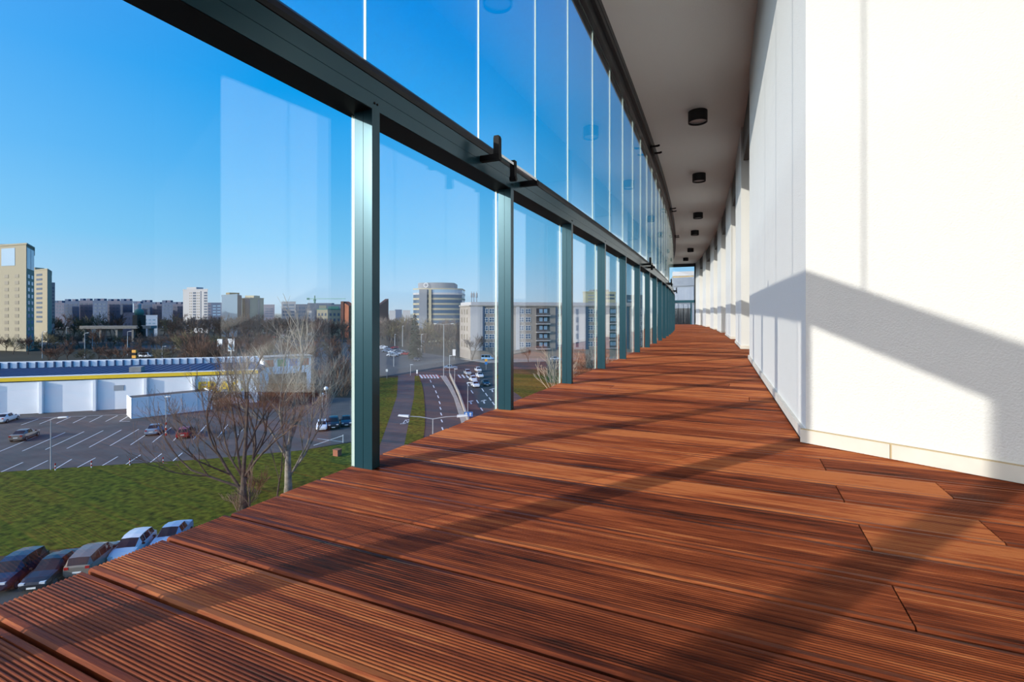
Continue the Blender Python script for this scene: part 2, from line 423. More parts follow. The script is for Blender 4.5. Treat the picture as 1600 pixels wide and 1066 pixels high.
# ------------------------------------------------------------------ balustrade: handrail, posts, panes
rail = thing('handrail', 'long dark grey-green aluminium handrail running along the whole glass balustrade', 'handrail', (0,0,0))
sweep([(-.112, 1.145), (0, 1.145), (0, 1.192), (-.0015, 1.193), (0, 1.194), (0, 1.244), (-.112, 1.244)], Y_START, Y_END, .25, 'beam', M['alu'], rail)
sweep([(-.10, 1.244), (-.012, 1.244), (-.012, 1.249), (-.002, 1.249), (-.004, 1.266), (-.016, 1.292), (-.036, 1.312), (-.064, 1.314), (-.10, 1.29)],
      Y_START, Y_END, .25, 'rail_cap', M['track'], rail)
sweep([(-.110, 1.1435), (-.003, 1.1435), (-.003, 1.1455), (-.110, 1.1455)], Y_START, Y_END, .25, 'soffit_shade_strip', M['black'], rail)  # black strip: shade on the rail's underside put in as colour
def make_post():
    r = thing('balustrade_post', 'x', 'post')
    b = MB(); hw = .0185
    # two-leaf aluminium post: room face at d=0, seam down the middle of every face
    b.box(-.0715, -.0365, -hw, hw, 0, 1.147); b.box(-.0350, 0, -hw, hw, 0, 1.147)
    b.box(-.06, -.01, -hw+.002, hw-.002, 0, 1.147)
    b.build('post_body', M['alu'], r)
    for sgn in (-1, 1):
        s = MB(); s.tube([(0, sgn*.007, 1.166), (.0025, sgn*.007, 1.166)], [.004, .0035], 8); s.build('screw', M['black'], r)
    return r
P0 = make_post()
FIRST_SEEN = [i for i, y in enumerate(POST_Y) if y > 1.0][0]
for i, y in enumerate(POST_Y):
    o = P0 if i == 0 else dup(P0)
    o.location = (cx(y), y, 0); o.rotation_euler = (0, 0, -ct(y))
    k = i-FIRST_SEEN
    if k >= 0: o['label'] = 'grey-green aluminium balustrade post, %s in the row counted from the near end of the picture' % ordinal(k)
    else: o['label'] = 'grey-green aluminium balustrade post beside and behind the camera'; o['group'] = 'posts behind the camera'
def pane(name, ya, yb, d, z0, z1, th, m, label, group, turn=0.0, pivot_far=True):
    (xa, a), (xb, c) = off(ya, d), off(yb, d)
    if turn:
        L = math.hypot(xb-xa, c-a); t = math.atan2(c-a, xb-xa)+turn; xa, a = xb-L*math.cos(t), c-L*math.sin(t)
    L = math.hypot(xb-xa, c-a)
    b = MB(); x0, x1, y0, y1 = 0, L, -th/2, th/2
    v = [(x0,y0,z0),(x1,y0,z0),(x1,y1,z0),(x0,y1,z0),(x0,y0,z1),(x1,y0,z1),(x1,y1,z1),(x0,y1,z1)]
    b.idx(v, [(0,1,5,4),(2,3,7,6)], 0); b.idx(v, [(3,2,1,0),(4,5,6,7),(1,2,6,5),(3,0,4,7)], 1)
    o = b.build(name, [m, M['edge']]); o.location = (xa, a, 0); o.rotation_euler = (0, 0, math.atan2(c-a, xb-xa))
    tag(o, label, 'glass panel', group); return o
PANE0 = -3.3                                        # the nearest pane sits slightly skew in its clamps
for i in range(len(POST_Y)-1):
    k = i-FIRST_SEEN+1
    ya, yb = POST_Y[i]+.004, POST_Y[i+1]-.004
    if k >= 0:
        lb = 'clear glass balustrade panel under the handrail, %s from the near end of the picture' % ordinal(k)
        gr = 'glass panels under the handrail'
    else: lb, gr = 'clear glass balustrade panel behind the camera', 'glass panels behind the camera'
    pane('balustrade_glass', ya, yb, -.093, -.16, 1.16, .006, M['glass'], lb, gr, turn=math.radians(PANE0) if k == 0 else 0)
# upper frameless folding glass, standing on the handrail
UP = [-.22-.86*k for k in range(7, 0, -1)]+[-.22, .52]+[1.269, 2.056, 2.799, 3.466, 4.202, 4.915, 5.629]
while UP[-1] < Y_END-.8: UP.append(UP[-1]+.716)
f0 = UP.index(1.269)
for i in range(len(UP)-1):
    k = i-f0+1
    if k >= 0:
        lb = 'frameless upper glass leaf standing on the handrail, %s from the near end of the picture' % ordinal(k)
        gr = 'upper glass leaves'
    else: lb, gr = 'frameless upper glass leaf behind the camera', 'upper glass leaves behind the camera'
    pane('glass_leaf', UP[i]+.003, UP[i+1]-.003, -.05, 1.316, 2.97, .006, M['glassu'], lb, gr)
tr = thing('glazing_track', 'dark grey aluminium track under the ceiling that holds the upper glass', 'track', (0,0,0))
sweep([(-.10, 2.958), (-.058, 2.958), (-.058, 2.975), (-.042, 2.975), (-.042, 2.958), (-.005, 2.958), (-.005, 3.06), (-.10, 3.06)], Y_START, Y_END, .25, 'guide_channel', M['track'], tr)
sweep([(-.10, 3.06), (.028, 3.06), (.028, 3.085), (.022, 3.09), (.022, 3.13), (.028, 3.135), (.028, CZ), (-.10, CZ)], Y_START, Y_END, .25, 'head_profile', M['track'], tr)

# opening handles on the rail
def make_handle():
    r = thing('opening_handle', 'x', 'handle')
    for y in (0, .47):
        b = MB(); b.box(-.004, .095, y-.014, y+.014, -.014, .012); b.build('arm', M['black'], r)
    b = MB(); b.box(.068, .095, -.016, .012, .010, .085); b.box(.070, .093, -.016, .010, .085, .092); b.build('upright_tab', M['black'], r)
    b = MB(); b.box(.082, .094, .012, .458, .004, .016); b.build('rod', M['steel'], r)
    b = MB(); b.box(.072, .096, .155, .183, -.065, .03); b.tube([(.068, .169, -.055), (.1, .169, -.055)], [.013, .013], 12); b.build('lever', M['black'], r)
    return r
H0 = make_handle()
for i, (y, w) in enumerate(((1.99, 'nearest the camera'), (7.05, 'halfway along the row'), (11.4, 'second from the far end of the rail'), (15.0, 'at the far end of the rail'))):
    o = H0 if i == 0 else dup(H0)
    o.location = (cx(y), y, 1.198); o.rotation_euler = (0, 0, -ct(y))
    o['label'] = 'black opening handle on the handrail, %s' % w; o['group'] = 'opening handles on the handrail'
def make_hook():
    r = thing('hinge_bracket', 'x', 'bracket')
    for y in (-.17, .17):
        b = MB(); b.box(.0, .105, y-.012, y+.012, -.012, .012); b.box(.095, .125, y-.012, y+.012, -.006, .016); b.build('prong', M['black'], r)
    b = MB(); b.box(-.012, .012, -.2, .2, -.03, .03); b.build('back_plate', M['black'], r)
    return r
K0 = make_hook()
for i, (y, w) in enumerate(((7.9, 'nearest the camera'), (12.6, 'second from the camera'), (16.9, 'farthest from the camera'))):
    o = K0 if i == 0 else dup(K0)
    x, yy = off(y, .028); o.location = (x-.01, yy, 3.05); o.rotation_euler = (0, 0, -ct(y))
    o['label'] = 'black two-pronged hinge bracket under the ceiling track, %s' % w; o['group'] = 'hinge brackets under the ceiling track'

# ceiling lights
def make_light():
    r = thing('ceiling_light', 'x', 'ceiling light')
    b = MB(); n = 40; ro, ri = .122, .112
    b.tube([(0, 0, 0), (0, 0, -.145)], [ro, ro], n, cap=False)
    b.tube([(0, 0, -.145), (0, 0, -.12)], [ri, ri], n, cap=False)
    for j in range(n):
        a, c = 2*PI*j/n, 2*PI*(j+1)/n
        b.face([(ro*math.cos(a), ro*math.sin(a), -.145), (ri*math.cos(a), ri*math.sin(a), -.145), (ri*math.cos(c), ri*math.sin(c), -.145), (ro*math.cos(c), ro*math.sin(c), -.145)])
    b.build('housing', M['lampblack'], r)
    l = MB(); l.tube([(0, 0, -.118), (0, 0, -.124)], [ri*.99, ri*.99], n); l.build('lens', M['lens'], r)
    return r
L0 = make_light()
lights = [(-.5, 7.03), (-.70, 10.15), (-.99, 14.0), (-1.29, 16.9), (-1.79, 21.3), (-2.29, 24.7), (-.46, 3.7), (-.4, .4), (-.4, -2.9)]
for i, (x, y) in enumerate(lights):
    o = L0 if i == 0 else dup(L0)
    o.location = (x, y, CZ)
    o['label'] = 'black cylinder downlight on the ceiling, %s from the camera among those in view' % ordinal(i) if i < 6 else 'black cylinder downlight on the ceiling above or behind the camera'
    o['group'] = 'ceiling downlights' if i < 6 else 'ceiling downlights out of view'

# far end of the balcony: closing rail, glass and frame
(ex, ey), (wx, wy) = off(Y_END, 0), (W(Y_END)[0], Y_END)
e = thing('end_balustrade', 'dark grey rail, frame and clear glass closing the far end of the balcony', 'balustrade', (ex, Y_END, 0))
Lx = wx-ex
b = MB(); b.box(0, Lx, -.05, .05, 1.145, 1.28); b.build('rail', M['alu'], e)
b = MB(); b.box(0, Lx, -.06, .06, 3.04, CZ); b.build('head_beam', M['track'], e)
b = MB(); b.box(Lx-.06, Lx, -.05, .05, 0, 3.04); b.build('jamb', M['track'], e)
for x in (.12, Lx*.80):
    b = MB(); b.box(x, x+.07, -.03, .03, 0, 1.145); b.build('post', M['alu'], e)
g = MB(); g.box(.02, Lx-.07, .06, .07, -.1, 1.145); g.build('lower_glass', M['glass'], e)
g = MB(); g.box(.02, Lx-.07, .0, .01, 1.28, 3.04); g.build('upper_glass', M['glassu'], e)

# ================================================================== the town below
def gpoly(name, pts, z, m, th=.25, parent=None, raw=False):
    poly = pts if raw else [G(x, y) for x, y in pts]
    b = MB(); b.prism(poly, GZ+z-th, GZ+z); o = b.build(name, m, parent)
    if not parent: tag(o, kind='structure')
    return o
b = MB(); n = 64
b.prism([(3200*math.cos(2*PI*i/n), 3200*math.sin(2*PI*i/n)) for i in range(n)], GZ-1, GZ-.05)
tag(b.build('ground', M['land']), kind='structure')
gpoly('lawn', [(-700, 790), (0, 738), (250, 722), (330, 717), (470, 704), (548, 692), (560, 760), (460, 800), (300, 835), (0, 868), (-900, 980)], 0, M['grass'])
gpoly('parking_lot', [(-900, 800), (-500, 770), (0, 738), (250, 722), (330, 717), (470, 704), (552, 690), (600, 650), (590, 622), (400, 621), (205, 637), (0, 651), (-500, 690)], .02, M['asphalt'])
pk = bpy.data.objects['parking_lot']
a, c = G(0, 884), G(300, 832)
ux, uy = c[0]-a[0], c[1]-a[1]; l = math.hypot(ux, uy); ux, uy = ux/l, uy/l
p0 = (a[0]-ux*40, a[1]-uy*40); p1 = (c[0]+ux*10, c[1]+uy*10)
gpoly('street', [p0, p1, (p1[0]+uy*30, p1[1]-ux*30), (p0[0]+uy*30, p0[1]-ux*30)], .03, M['asphalt2'], raw=True)
lawn = bpy.data.objects['lawn']
# parking bays
def line(b, p, q, w=.13, z=.03):
    p, q = Vector((*G(*p), 0)), Vector((*G(*q), 0)); d = (q-p).normalized(); n = Vector((-d.y, d.x, 0))*w/2
    b.face([(v.x, v.y, GZ+z) for v in ((p-n), (q-n), (q+n), (p+n))])
b = MB()
for p, q in [((2,738),(36,723)),((42,736),(75,720)),((87,733),(112,718)),((121,731),(149,716)),((160,728),(184,714)),((197,726),(220,711)),((235,723),(253,709)),((270,721),(285,708)),
    ((-3,707),(60,681)),((34.8,705.4),(101.8,676.2)),((70.9,703),(131.3,674.9)),((104.4,701.4),(161.3,673.2)),((139.2,699.5),(189.8,672.1)),((172,697),(217,671)),((204,695.6),(241,671)),((238,691.8),(268,668)),((270,690),(292,667)),((302,687),(322,665)),
    ((33,664.5),(60,655)),((61.7,663),(82,654.8)),((88,662),(110,652.2)),((114,661.4),(134.6,651.5)),((140,660),(160,650)),((165,659),(184,649.5)),((187,658.7),(200,651)),((15,655.5),(202,647.6)),((187,658.9),(203,658.7)),((340,684),(356,664)),((372,680),(388,662))]: line(b, p, q)
b.build('bay_lines', M['paint'], pk)
# road junction on the right
gpoly('cross_street', [(380, 537), (545, 535), (600, 541), (650, 549.5), (720, 560.5), (800, 565), (1010, 566), (1010, 577), (800, 577), (772, 590), (712, 590), (653, 587), (595, 587), (500, 580)], .02, M['asphalt2'])
gpoly('road', [(654,587),(659,600),(662,615),(664,640),(664,665),(660,700),(652,760),(745,760),(735,720),(728,690),(722,665),(716,645),(709,622),(700,605),(688,587)], .03, M['asphalt2'])
road = bpy.data.objects['road']
gpoly('cycle_path', [(622,587),(620,620),(610,650),(585,720),(560,790),(620,790),(630,705),(641,650),(647,620),(648,587)], .04, M['path'])
gpoly('verge', [(648,588),(647,620),(641,650),(630,705),(620,790),(652,760),(660,700),(664,665),(664,640),(662,615),(659,600),(654,588)], .10, M['grass'])
gpoly('green', [(540,592),(622,590),(620,620),(610,650),(585,720),(560,790),(548,700),(590,640)], .05, M['grass'])
gpoly('median', [(688,588),(700,605),(709,622),(716,645),(722,665),(728,690),(735,720),(748,720),(740,690),(732,665),(726,650),(716,625),(707,605),(697,588)], .15, M['concrete'])
gpoly('carriageway', [(697,588),(707,605),(716,625),(726,650),(740,690),(760,760),(900,690),(830,632),(795,607),(772,588)], .03, M['asphalt2'])
way = bpy.data.objects['carriageway']
gpoly('lawn_right', [(774,587),(800,579),(905,579),(960,580),(960,660),(900,690),(830,632),(795,607)], .06, M['grass'])
gpoly('dry_bank', [(800,578),(1010,577.5),(1010,586),(900,589),(800,584)], .10, M['grassdry'])
gpoly('pavement', [(719,561),(1010,556),(1010,561),(760,567.5)], .12, M['concrete'])
b = MB()
for x, y in [(672.8,595.8),(677.6,604.3),(681.3,612.7),(684.6,620.3),(686.9,629.6),(688.2,638.5),(689.3,647.5),(690.3,658.2),(691.4,670.3)]: line(b, (x-.9, y-2), (x+.9, y+2.2), .22, .05)
for i in range(6):
    x = 656+i*5; line(b, (x, 586), (x+4, 591.5), .55, .05)
b.build('lane_marking', M['paint'], road)
b = MB()
for i in range(6):
    x = 658.5+i*5; line(b, (x, 586), (x+4, 590), .5, .05)
b.build('crossing_marking', M['redpaint'], road)
b = MB()
for x, y in [(731,601),(737.5,612.7),(746,628),(752.5,640),(754.4,609.9),(760,617),(765.7,624),(771,631)]: line(b, (x-1.6, y-2.4), (x+1.6, y+2.4), .25, .05)
for x, y in [(737.5,629),(758,628),(771,610)]:
    line(b, (x-1, y+3), (x-3, y-2), .3, .05); line(b, (x-5, y-.5), (x+.5, y-2.6), .7, .05)
for i in range(5):
    x = 716+i*6; line(b, (x, 586), (x+4, 591), .5, .05)
b.build('lane_marking', M['paint'], way)
b = MB()                                          # the painted bicycle on the cycle path
cxp, cyp = G(629.5, 662.5); cxq, cyq = G(641, 656.5)
for (wx_, wy_) in ((cxp, cyp), (cxq, cyq)):
    for k in range(14):
        a, c = 2*PI*k/14, 2*PI*(k+1)/14
        b.face([(wx_+r*math.cos(t)*.75, wy_+r*math.sin(t)*1.1, GZ+.06) for r, t in ((.38, a), (.50, a), (.50, c), (.38, c))])
line(b, (629.5,662.5), (634,656.5), .12, .06); line(b, (634,656.5), (641,656.5), .12, .06); line(b, (634,656.5), (637,661), .12, .06); line(b, (637,661), (641,656.5), .12, .06); line(b, (629.5,662.5), (637,661), .12, .06)
b.build('bicycle_marking', M['paint'], bpy.data.objects['cycle_path'])
b = MB()
wl = [(703,588),(709,601),(717,619),(724,640),(731,660),(740,690)]
for p, q in zip(wl, wl[1:]):
    p, q = G(*p), G(*q); b.bar((*p, GZ+.5), (*q, GZ+.5), .25, 1.0)
tag(b.build('barrier_wall', M['concrete']), 'low pale concrete wall between the two carriageways', 'barrier')

# ------------------------------------------------------------------ the shop hall
WP, WQ = (-119.3, 42.2), (-107.7, 57.0)
wl_ = math.hypot(WQ[0]-WP[0], WQ[1]-WP[1]); wux, wuy = (WQ[0]-WP[0])/wl_, (WQ[1]-WP[1])/wl_
_r = math.radians(-9); _m = ((WP[0]+WQ[0])/2, (WP[1]+WQ[1])/2)
wux, wuy = wux*math.cos(_r)-wuy*math.sin(_r), wux*math.sin(_r)+wuy*math.cos(_r)
WP = (_m[0]-wux*wl_/2, _m[1]-wuy*wl_/2)
def onwall(px):                                    # distance along the wall line from WP where a sight line meets it
    dx, dy = ray(px); det = wux*(-dy)-wuy*(-dx)
    return ((-WP[0])*(-dy)-(-WP[1])*(-dx))/det
s0, s1 = -70.0, onwall(402)
hall = thing('store_hall', 'long white shop hall with a yellow band and a blue-grey roof behind the car park', 'store',
             (WP[0]+wux*s0, WP[1]+wuy*s0, GZ), math.atan2(wuy, wux))
LH = s1-s0; HH = 6.75; DP = 19.0
b = MB(); b.box(0, LH, 0, DP, 0, 5.85); b.build('wall', M['white'], hall)
b = MB(); b.box(-.1, LH+.1, -.12, .1, 5.85, 6.0); b.build('shadow_gap', M['track'], hall)
b = MB(); b.box(-.15, LH+.15, -.22, .12, 6.0, 6.68); b.build('yellow_band', M['yellow'], hall)
b = MB(); b.box(-.15, LH+.15, -.24, .14, 6.68, 6.86); b.build('coping', M['white'], hall)
b = MB()
b.face([(0, .1, 6.6), (LH, .1, 6.6), (LH, DP, 6.75), (0, DP, 6.75)]); b.box(0, LH, .1, DP, 5.85, 6.55)
x = 0
while x < LH: b.bar((x, .2, 6.64), (x, DP, 6.79), .08, .08); x += 1.4
b.build('roof', M['roofblue'], hall)
b = MB(); b.box(0, LH, DP-.2, DP+.1, 6.7, 8.15); b.build('back_parapet', M['white'], hall)
b = MB(); x = .5
while x < LH:
    b.box(x, x+.25, DP-.5, DP-.2, 6.75, 8.0); x += 1.55
b.build('parapet_rib', M['roofblue'], hall)
for k in range(8):
    xx = onwall(66.5)-s0+(k-3)*(onwall(150)-onwall(66.5))
    if .5 < xx < LH-.5:
        b = MB(); b.box(xx-.22, xx+.22, -.7, 0, 0, 5.8); b.build('pilaster', M['white'], hall)
        b = MB(); b.box(xx+.25, xx+.33, -.14, -.05, 0, 5.8); b.build('downpipe', M['lamphead'], hall)
b = MB(); xx = onwall(186)-s0; b.box(xx-.8, xx+.8, -.08, 0, 3.6, 4.6); b.build('louvre', M['pole'], hall)
b = MB(); xx = onwall(201)-s0; b.box(xx-1, xx+1, 3, 5, 6.7, 7.7); b.build('roof_unit', M['concrete'], hall)
# the lettering on the wall
tcu = bpy.data.curves.new('store_lettering', 'FONT'); tcu.body = 'FRAC'; tcu.size = 3.0; tcu.extrude = .12; tcu.offset = .085; tcu.space_character = 1.08
to = bpy.data.objects.new('lettering', tcu); COL.objects.link(to)
to.parent = hall; to.rotation_euler = (PI/2, 0, 0); to.location = (onwall(309)-s0, -.16, 2.55); to.data.materials.append(M['yellow'])
to.scale = (1.06, 1, 1)
dg = bpy.context.evaluated_depsgraph_get(); me = bpy.data.meshes.new_from_object(to.evaluated_get(dg))
t2 = bpy.data.objects.new('lettering', me); COL.objects.link(t2); t2.parent = hall
t2.rotation_euler = to.rotation_euler; t2.location = to.location; t2.scale = to.scale
bpy.data.objects.remove(to); t2.name = 'lettering'
# white yard enclosure in front of the hall
A, B = G(205, 655), G(332, 640)
ann = thing('yard_enclosure', 'low white panelled enclosure standing against the shop hall', 'enclosure', (A[0], A[1], GZ), math.atan2(B[1]-A[1], B[0]-A[0]))
LA = math.hypot(B[0]-A[0], B[1]-A[1])
b = MB(); b.box(0, LA, 0, .12, 0, 3.6); b.box(0, .12, .12, 5.2, 0, 3.6); b.box(LA-.12, LA, .12, 5.2, 0, 3.6); b.build('panel_wall', M['white'], ann)
b = MB(); b.box(.12, LA-.12, .12, 5.2, 3.2, 3.35); b.build('dark_roof', M['track'], ann)
for k in range(6):
    b = MB(); x = LA*k/5; b.box(max(0, x-.07), min(LA, x+.07), -.06, 0, 0, 3.62); b.build('panel_post', M['lamphead'], ann)
# low stall row to the right of the hall
A, B = atD(412, 112), atD(486, 118)
st = thing('market_stall_row', 'low white stall row with coloured panels right of the shop hall', 'stall', (A[0], A[1], GZ), math.atan2(B[1]-A[1], B[0]-A[0]))
LS = math.hypot(B[0]-A[0], B[1]-A[1])
b = MB(); b.box(0, LS, 0, 5, 0, 8.2); b.build('wall', M['white'], st)
b = MB(); b.box(-.2, LS+.2, -.5, 5.2, 8.2, 8.5); b.build('roof', M['concrete'], st)
for k, c in enumerate(((.55, .16, .1), (.1, .35, .15), (.05, .2, .6), (.6, .2, .12))):
    b = MB(); w = LS/4; b.box(k*w+.3, (k+1)*w-.5, -.06, 0, 6.2, 7.8); b.build('sign_panel', mat('panel_%d' % k, c), st)
b = MB(); b.box(1, LS-1, -.04, 0, .3, 4.5); b.build('shopfront', M['winglass'], st)

# ------------------------------------------------------------------ buildings
def building(name, label, cat, front, ytop, depth, wall, faces=(), group=None, roof=None, extra=(), zt=None):
    """front: [(px, D), ...] left to right; faces: (face, cols, rows, x0, x1, z0, z1, w, h, material, part name)"""
    pts = [atD(*p) for p in front]
    z1 = (zat(ytop, front[0][1]) if zt is None else zt)-GZ
    r = thing(name, label, cat, (pts[0][0], pts[0][1], GZ), 0, group)
    P = [(p[0]-pts[0][0], p[1]-pts[0][1]) for p in pts]
    dx, dy = P[-1][0]-P[0][0], P[-1][1]-P[0][1]; l = math.hypot(dx, dy); nx, ny = pts[0][0]/front[0][1]*depth, pts[0][1]/front[0][1]*depth
    k0, k1 = depth/front[0][1], depth/front[-1][1]
    poly = P+[(P[-1][0]+pts[-1][0]*k1, P[-1][1]+pts[-1][1]*k1), (pts[0][0]*k0, pts[0][1]*k0)]
    b = MB(); b.prism(poly, 0, z1); b.build('wall', wall, r)
    cxm, cym = sum(p[0] for p in poly)/len(poly), sum(p[1] for p in poly)/len(poly)
    b = MB(); k = 1.02
    b.prism([(cxm+(x-cxm)*k, cym+(y-cym)*k) for x, y in poly], z1, z1+.8); b.build('roof', roof or wall, r)
    for (fc, cols, rows, u0, u1, a0, a1, w, h, m, pn) in faces:
        p, q = P[fc], P[fc+1]; L = math.hypot(q[0]-p[0], q[1]-p[1]); ang = math.atan2(q[1]-p[1], q[0]-p[0])
        ux, uy = (q[0]-p[0])/L, (q[1]-p[1])/L
        cw = L*(u1-u0)/cols; ch = z1*(a1-a0)/rows
        b = MB(); b.box(-cw*w/2, cw*w/2, -.12, .05, -ch*h/2, ch*h/2); proto = None; me = b.mesh(pn, m)
        for i in range(cols):
            for j in range(rows):
                o = bpy.data.objects.new(pn, me); COL.objects.link(o); o.parent = r
                s = L*u0+cw*(i+.5); o.location = (p[0]+ux*s, p[1]+uy*s, z1*a0+ch*(j+.5)); o.rotation_euler = (0, 0, ang)
    for (u, v, w, d, h, m, pn) in extra:                 # blocks on the roof
        ang = math.atan2(dy, dx); b = MB(); b.box(-w/2, w/2, -d/2, d/2, 0, h); o = b.build(pn, m, r)
        o.location = (dx*u+nx*v, dy*u+ny*v, z1+.8); o.rotation_euler = (0, 0, ang)
    return r
C_beige = mat('beige_render', (.36, .32, .23), .9); C_white = mat('pale_render', (.42, .42, .43), .9)
C_grey = mat('grey_panel', (.22, .24, .27), .9); C_bluegrey = mat('blue_grey_panel', (.12, .20, .28), .9)
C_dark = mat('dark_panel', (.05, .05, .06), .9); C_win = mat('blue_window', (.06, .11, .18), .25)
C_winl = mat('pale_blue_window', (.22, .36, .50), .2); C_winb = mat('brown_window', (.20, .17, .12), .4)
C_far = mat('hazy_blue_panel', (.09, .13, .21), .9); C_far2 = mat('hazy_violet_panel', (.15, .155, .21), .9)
C_cream = mat('cream_render', (.40, .36, .25), .9); C_green = mat('green_roof', (.08, .22, .18), .7)
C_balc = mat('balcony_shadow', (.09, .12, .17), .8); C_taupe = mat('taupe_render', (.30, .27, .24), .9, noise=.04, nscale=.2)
C_navy = mat('navy_render', (.05, .08, .14), .8)
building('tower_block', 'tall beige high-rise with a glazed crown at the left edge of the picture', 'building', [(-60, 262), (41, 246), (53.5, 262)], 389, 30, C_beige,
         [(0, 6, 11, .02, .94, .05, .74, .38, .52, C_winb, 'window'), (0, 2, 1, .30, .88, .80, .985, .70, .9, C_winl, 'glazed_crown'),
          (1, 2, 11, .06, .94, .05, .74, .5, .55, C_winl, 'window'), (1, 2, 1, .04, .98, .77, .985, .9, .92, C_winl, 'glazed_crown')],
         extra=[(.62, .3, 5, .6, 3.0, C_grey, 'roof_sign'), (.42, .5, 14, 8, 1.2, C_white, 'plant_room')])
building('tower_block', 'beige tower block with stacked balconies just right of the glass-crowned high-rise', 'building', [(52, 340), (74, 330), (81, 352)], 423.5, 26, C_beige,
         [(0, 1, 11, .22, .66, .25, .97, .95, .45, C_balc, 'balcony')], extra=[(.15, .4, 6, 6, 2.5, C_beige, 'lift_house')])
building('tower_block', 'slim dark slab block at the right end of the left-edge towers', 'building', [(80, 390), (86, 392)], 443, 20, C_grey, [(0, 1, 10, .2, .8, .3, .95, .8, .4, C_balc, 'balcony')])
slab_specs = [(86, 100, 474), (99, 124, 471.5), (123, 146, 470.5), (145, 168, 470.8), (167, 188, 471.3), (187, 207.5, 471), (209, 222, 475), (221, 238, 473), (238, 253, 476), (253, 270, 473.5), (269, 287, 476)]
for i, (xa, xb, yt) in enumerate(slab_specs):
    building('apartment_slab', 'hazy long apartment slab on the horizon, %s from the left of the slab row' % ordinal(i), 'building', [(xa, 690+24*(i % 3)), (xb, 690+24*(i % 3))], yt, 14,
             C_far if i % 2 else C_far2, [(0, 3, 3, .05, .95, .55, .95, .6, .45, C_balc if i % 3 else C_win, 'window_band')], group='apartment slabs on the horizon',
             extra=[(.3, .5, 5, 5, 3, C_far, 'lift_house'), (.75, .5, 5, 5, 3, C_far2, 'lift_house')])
building('white_block', 'low pale blue block among the trees below the horizon slabs', 'building', [(222, 420), (246, 420)], 494, 14, mat('pale_blue_panel', (.36, .46, .60), .9), [(0, 3, 2, .1, .9, .55, .9, .6, .4, C_winl, 'window')])
building('house', 'pale two-storey house among bare trees left of the little dome', 'building', [(192, 430), (212, 430)], 490, 12, C_far2, [(0, 3, 2, .1, .9, .4, .9, .4, .4, C_balc, 'window')])
# small domed church tower
cxp, cyp = atD(217.5, 400)
ch = thing('church_tower', 'small church tower with a greenish onion dome among the trees', 'church', (cxp, cyp, GZ))
b = MB(); b.box(-3.2, 3.2, -3.2, 3.2, 0, 18); b.build('shaft', mat('dark_plaster', (.06, .06, .05), .9), ch)
b = MB(); b.ball((0, 0, 20), 3.4, nu=14, nv=9); b.build('dome', C_green, ch, smooth=True)
b = MB(); b.cyl((0, 0), 1.4, 22.5, 25.5, 12); b.ball((0, 0, 26), 1.6, nu=12); b.build('lantern', C_white, ch)
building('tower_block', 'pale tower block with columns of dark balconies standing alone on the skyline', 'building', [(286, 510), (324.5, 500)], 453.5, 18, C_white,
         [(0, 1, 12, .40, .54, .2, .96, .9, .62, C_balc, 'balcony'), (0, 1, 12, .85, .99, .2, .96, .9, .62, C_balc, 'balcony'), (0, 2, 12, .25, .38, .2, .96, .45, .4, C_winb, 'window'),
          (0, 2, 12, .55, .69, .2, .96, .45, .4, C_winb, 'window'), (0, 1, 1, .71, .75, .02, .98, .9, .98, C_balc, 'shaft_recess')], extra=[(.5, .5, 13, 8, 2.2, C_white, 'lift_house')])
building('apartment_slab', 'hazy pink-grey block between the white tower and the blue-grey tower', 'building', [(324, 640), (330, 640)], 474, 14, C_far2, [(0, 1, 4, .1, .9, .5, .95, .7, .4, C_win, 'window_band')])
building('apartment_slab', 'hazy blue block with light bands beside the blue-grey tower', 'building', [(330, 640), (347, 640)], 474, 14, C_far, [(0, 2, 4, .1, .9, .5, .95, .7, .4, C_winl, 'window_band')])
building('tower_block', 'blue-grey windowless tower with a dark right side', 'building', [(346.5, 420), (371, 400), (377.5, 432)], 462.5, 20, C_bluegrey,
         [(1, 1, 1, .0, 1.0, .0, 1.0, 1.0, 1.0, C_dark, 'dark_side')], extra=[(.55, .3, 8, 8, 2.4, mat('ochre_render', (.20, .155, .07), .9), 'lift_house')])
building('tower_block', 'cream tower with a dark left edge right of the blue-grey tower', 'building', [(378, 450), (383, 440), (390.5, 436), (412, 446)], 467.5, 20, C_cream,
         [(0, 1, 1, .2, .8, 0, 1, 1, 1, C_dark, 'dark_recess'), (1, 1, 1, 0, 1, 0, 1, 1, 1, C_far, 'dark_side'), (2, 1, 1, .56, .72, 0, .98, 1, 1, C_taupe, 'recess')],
         extra=[(.5, .4, 9, 8, 2.5, C_cream, 'lift_house')])
building('office_block', 'pale hazy office block behind the bare trees', 'building', [(412, 620), (429, 620)], 477, 20, C_far2, [(0, 2, 4, .1, .9, .5, .9, .8, .4, C_win, 'window_band')])
building('office_block', 'taller flat-topped grey office block right of the pale office', 'building', [(440, 560), (462, 556)], 472.5, 20, C_grey, [(0, 2, 4, .06, .94, .5, .96, .85, .5, C_win, 'window_band')])
building('office_block', 'long dark blue office block under the crane', 'building', [(462, 600), (486, 600), (515, 600), (535, 600)], 476.5, 20, C_balc,
         [(0, 3, 3, .05, .95, .5, .95, .8, .4, C_win, 'window_band'), (2, 3, 3, .05, .95, .5, .95, .8, .4, C_win, 'window_band')], extra=[(.55, .5, 30, 8, 1.5, C_balc, 'plant_room')])
building('town_house', 'cream villa with a green roof below the crane', 'building', [(495, 430), (512, 430), (533, 436)], 484, 14, C_cream, [(0, 3, 2, .05, .95, .5, .92, .5, .5, C_balc, 'window'), (1, 3, 2, .05, .95, .5, .92, .5, .5, C_balc, 'window')], roof=C_green,
         extra=[(.25, .5, 6, 6, 3, C_cream, 'turret'), (.7, .5, 9, 6, 2.2, C_green, 'gable')])
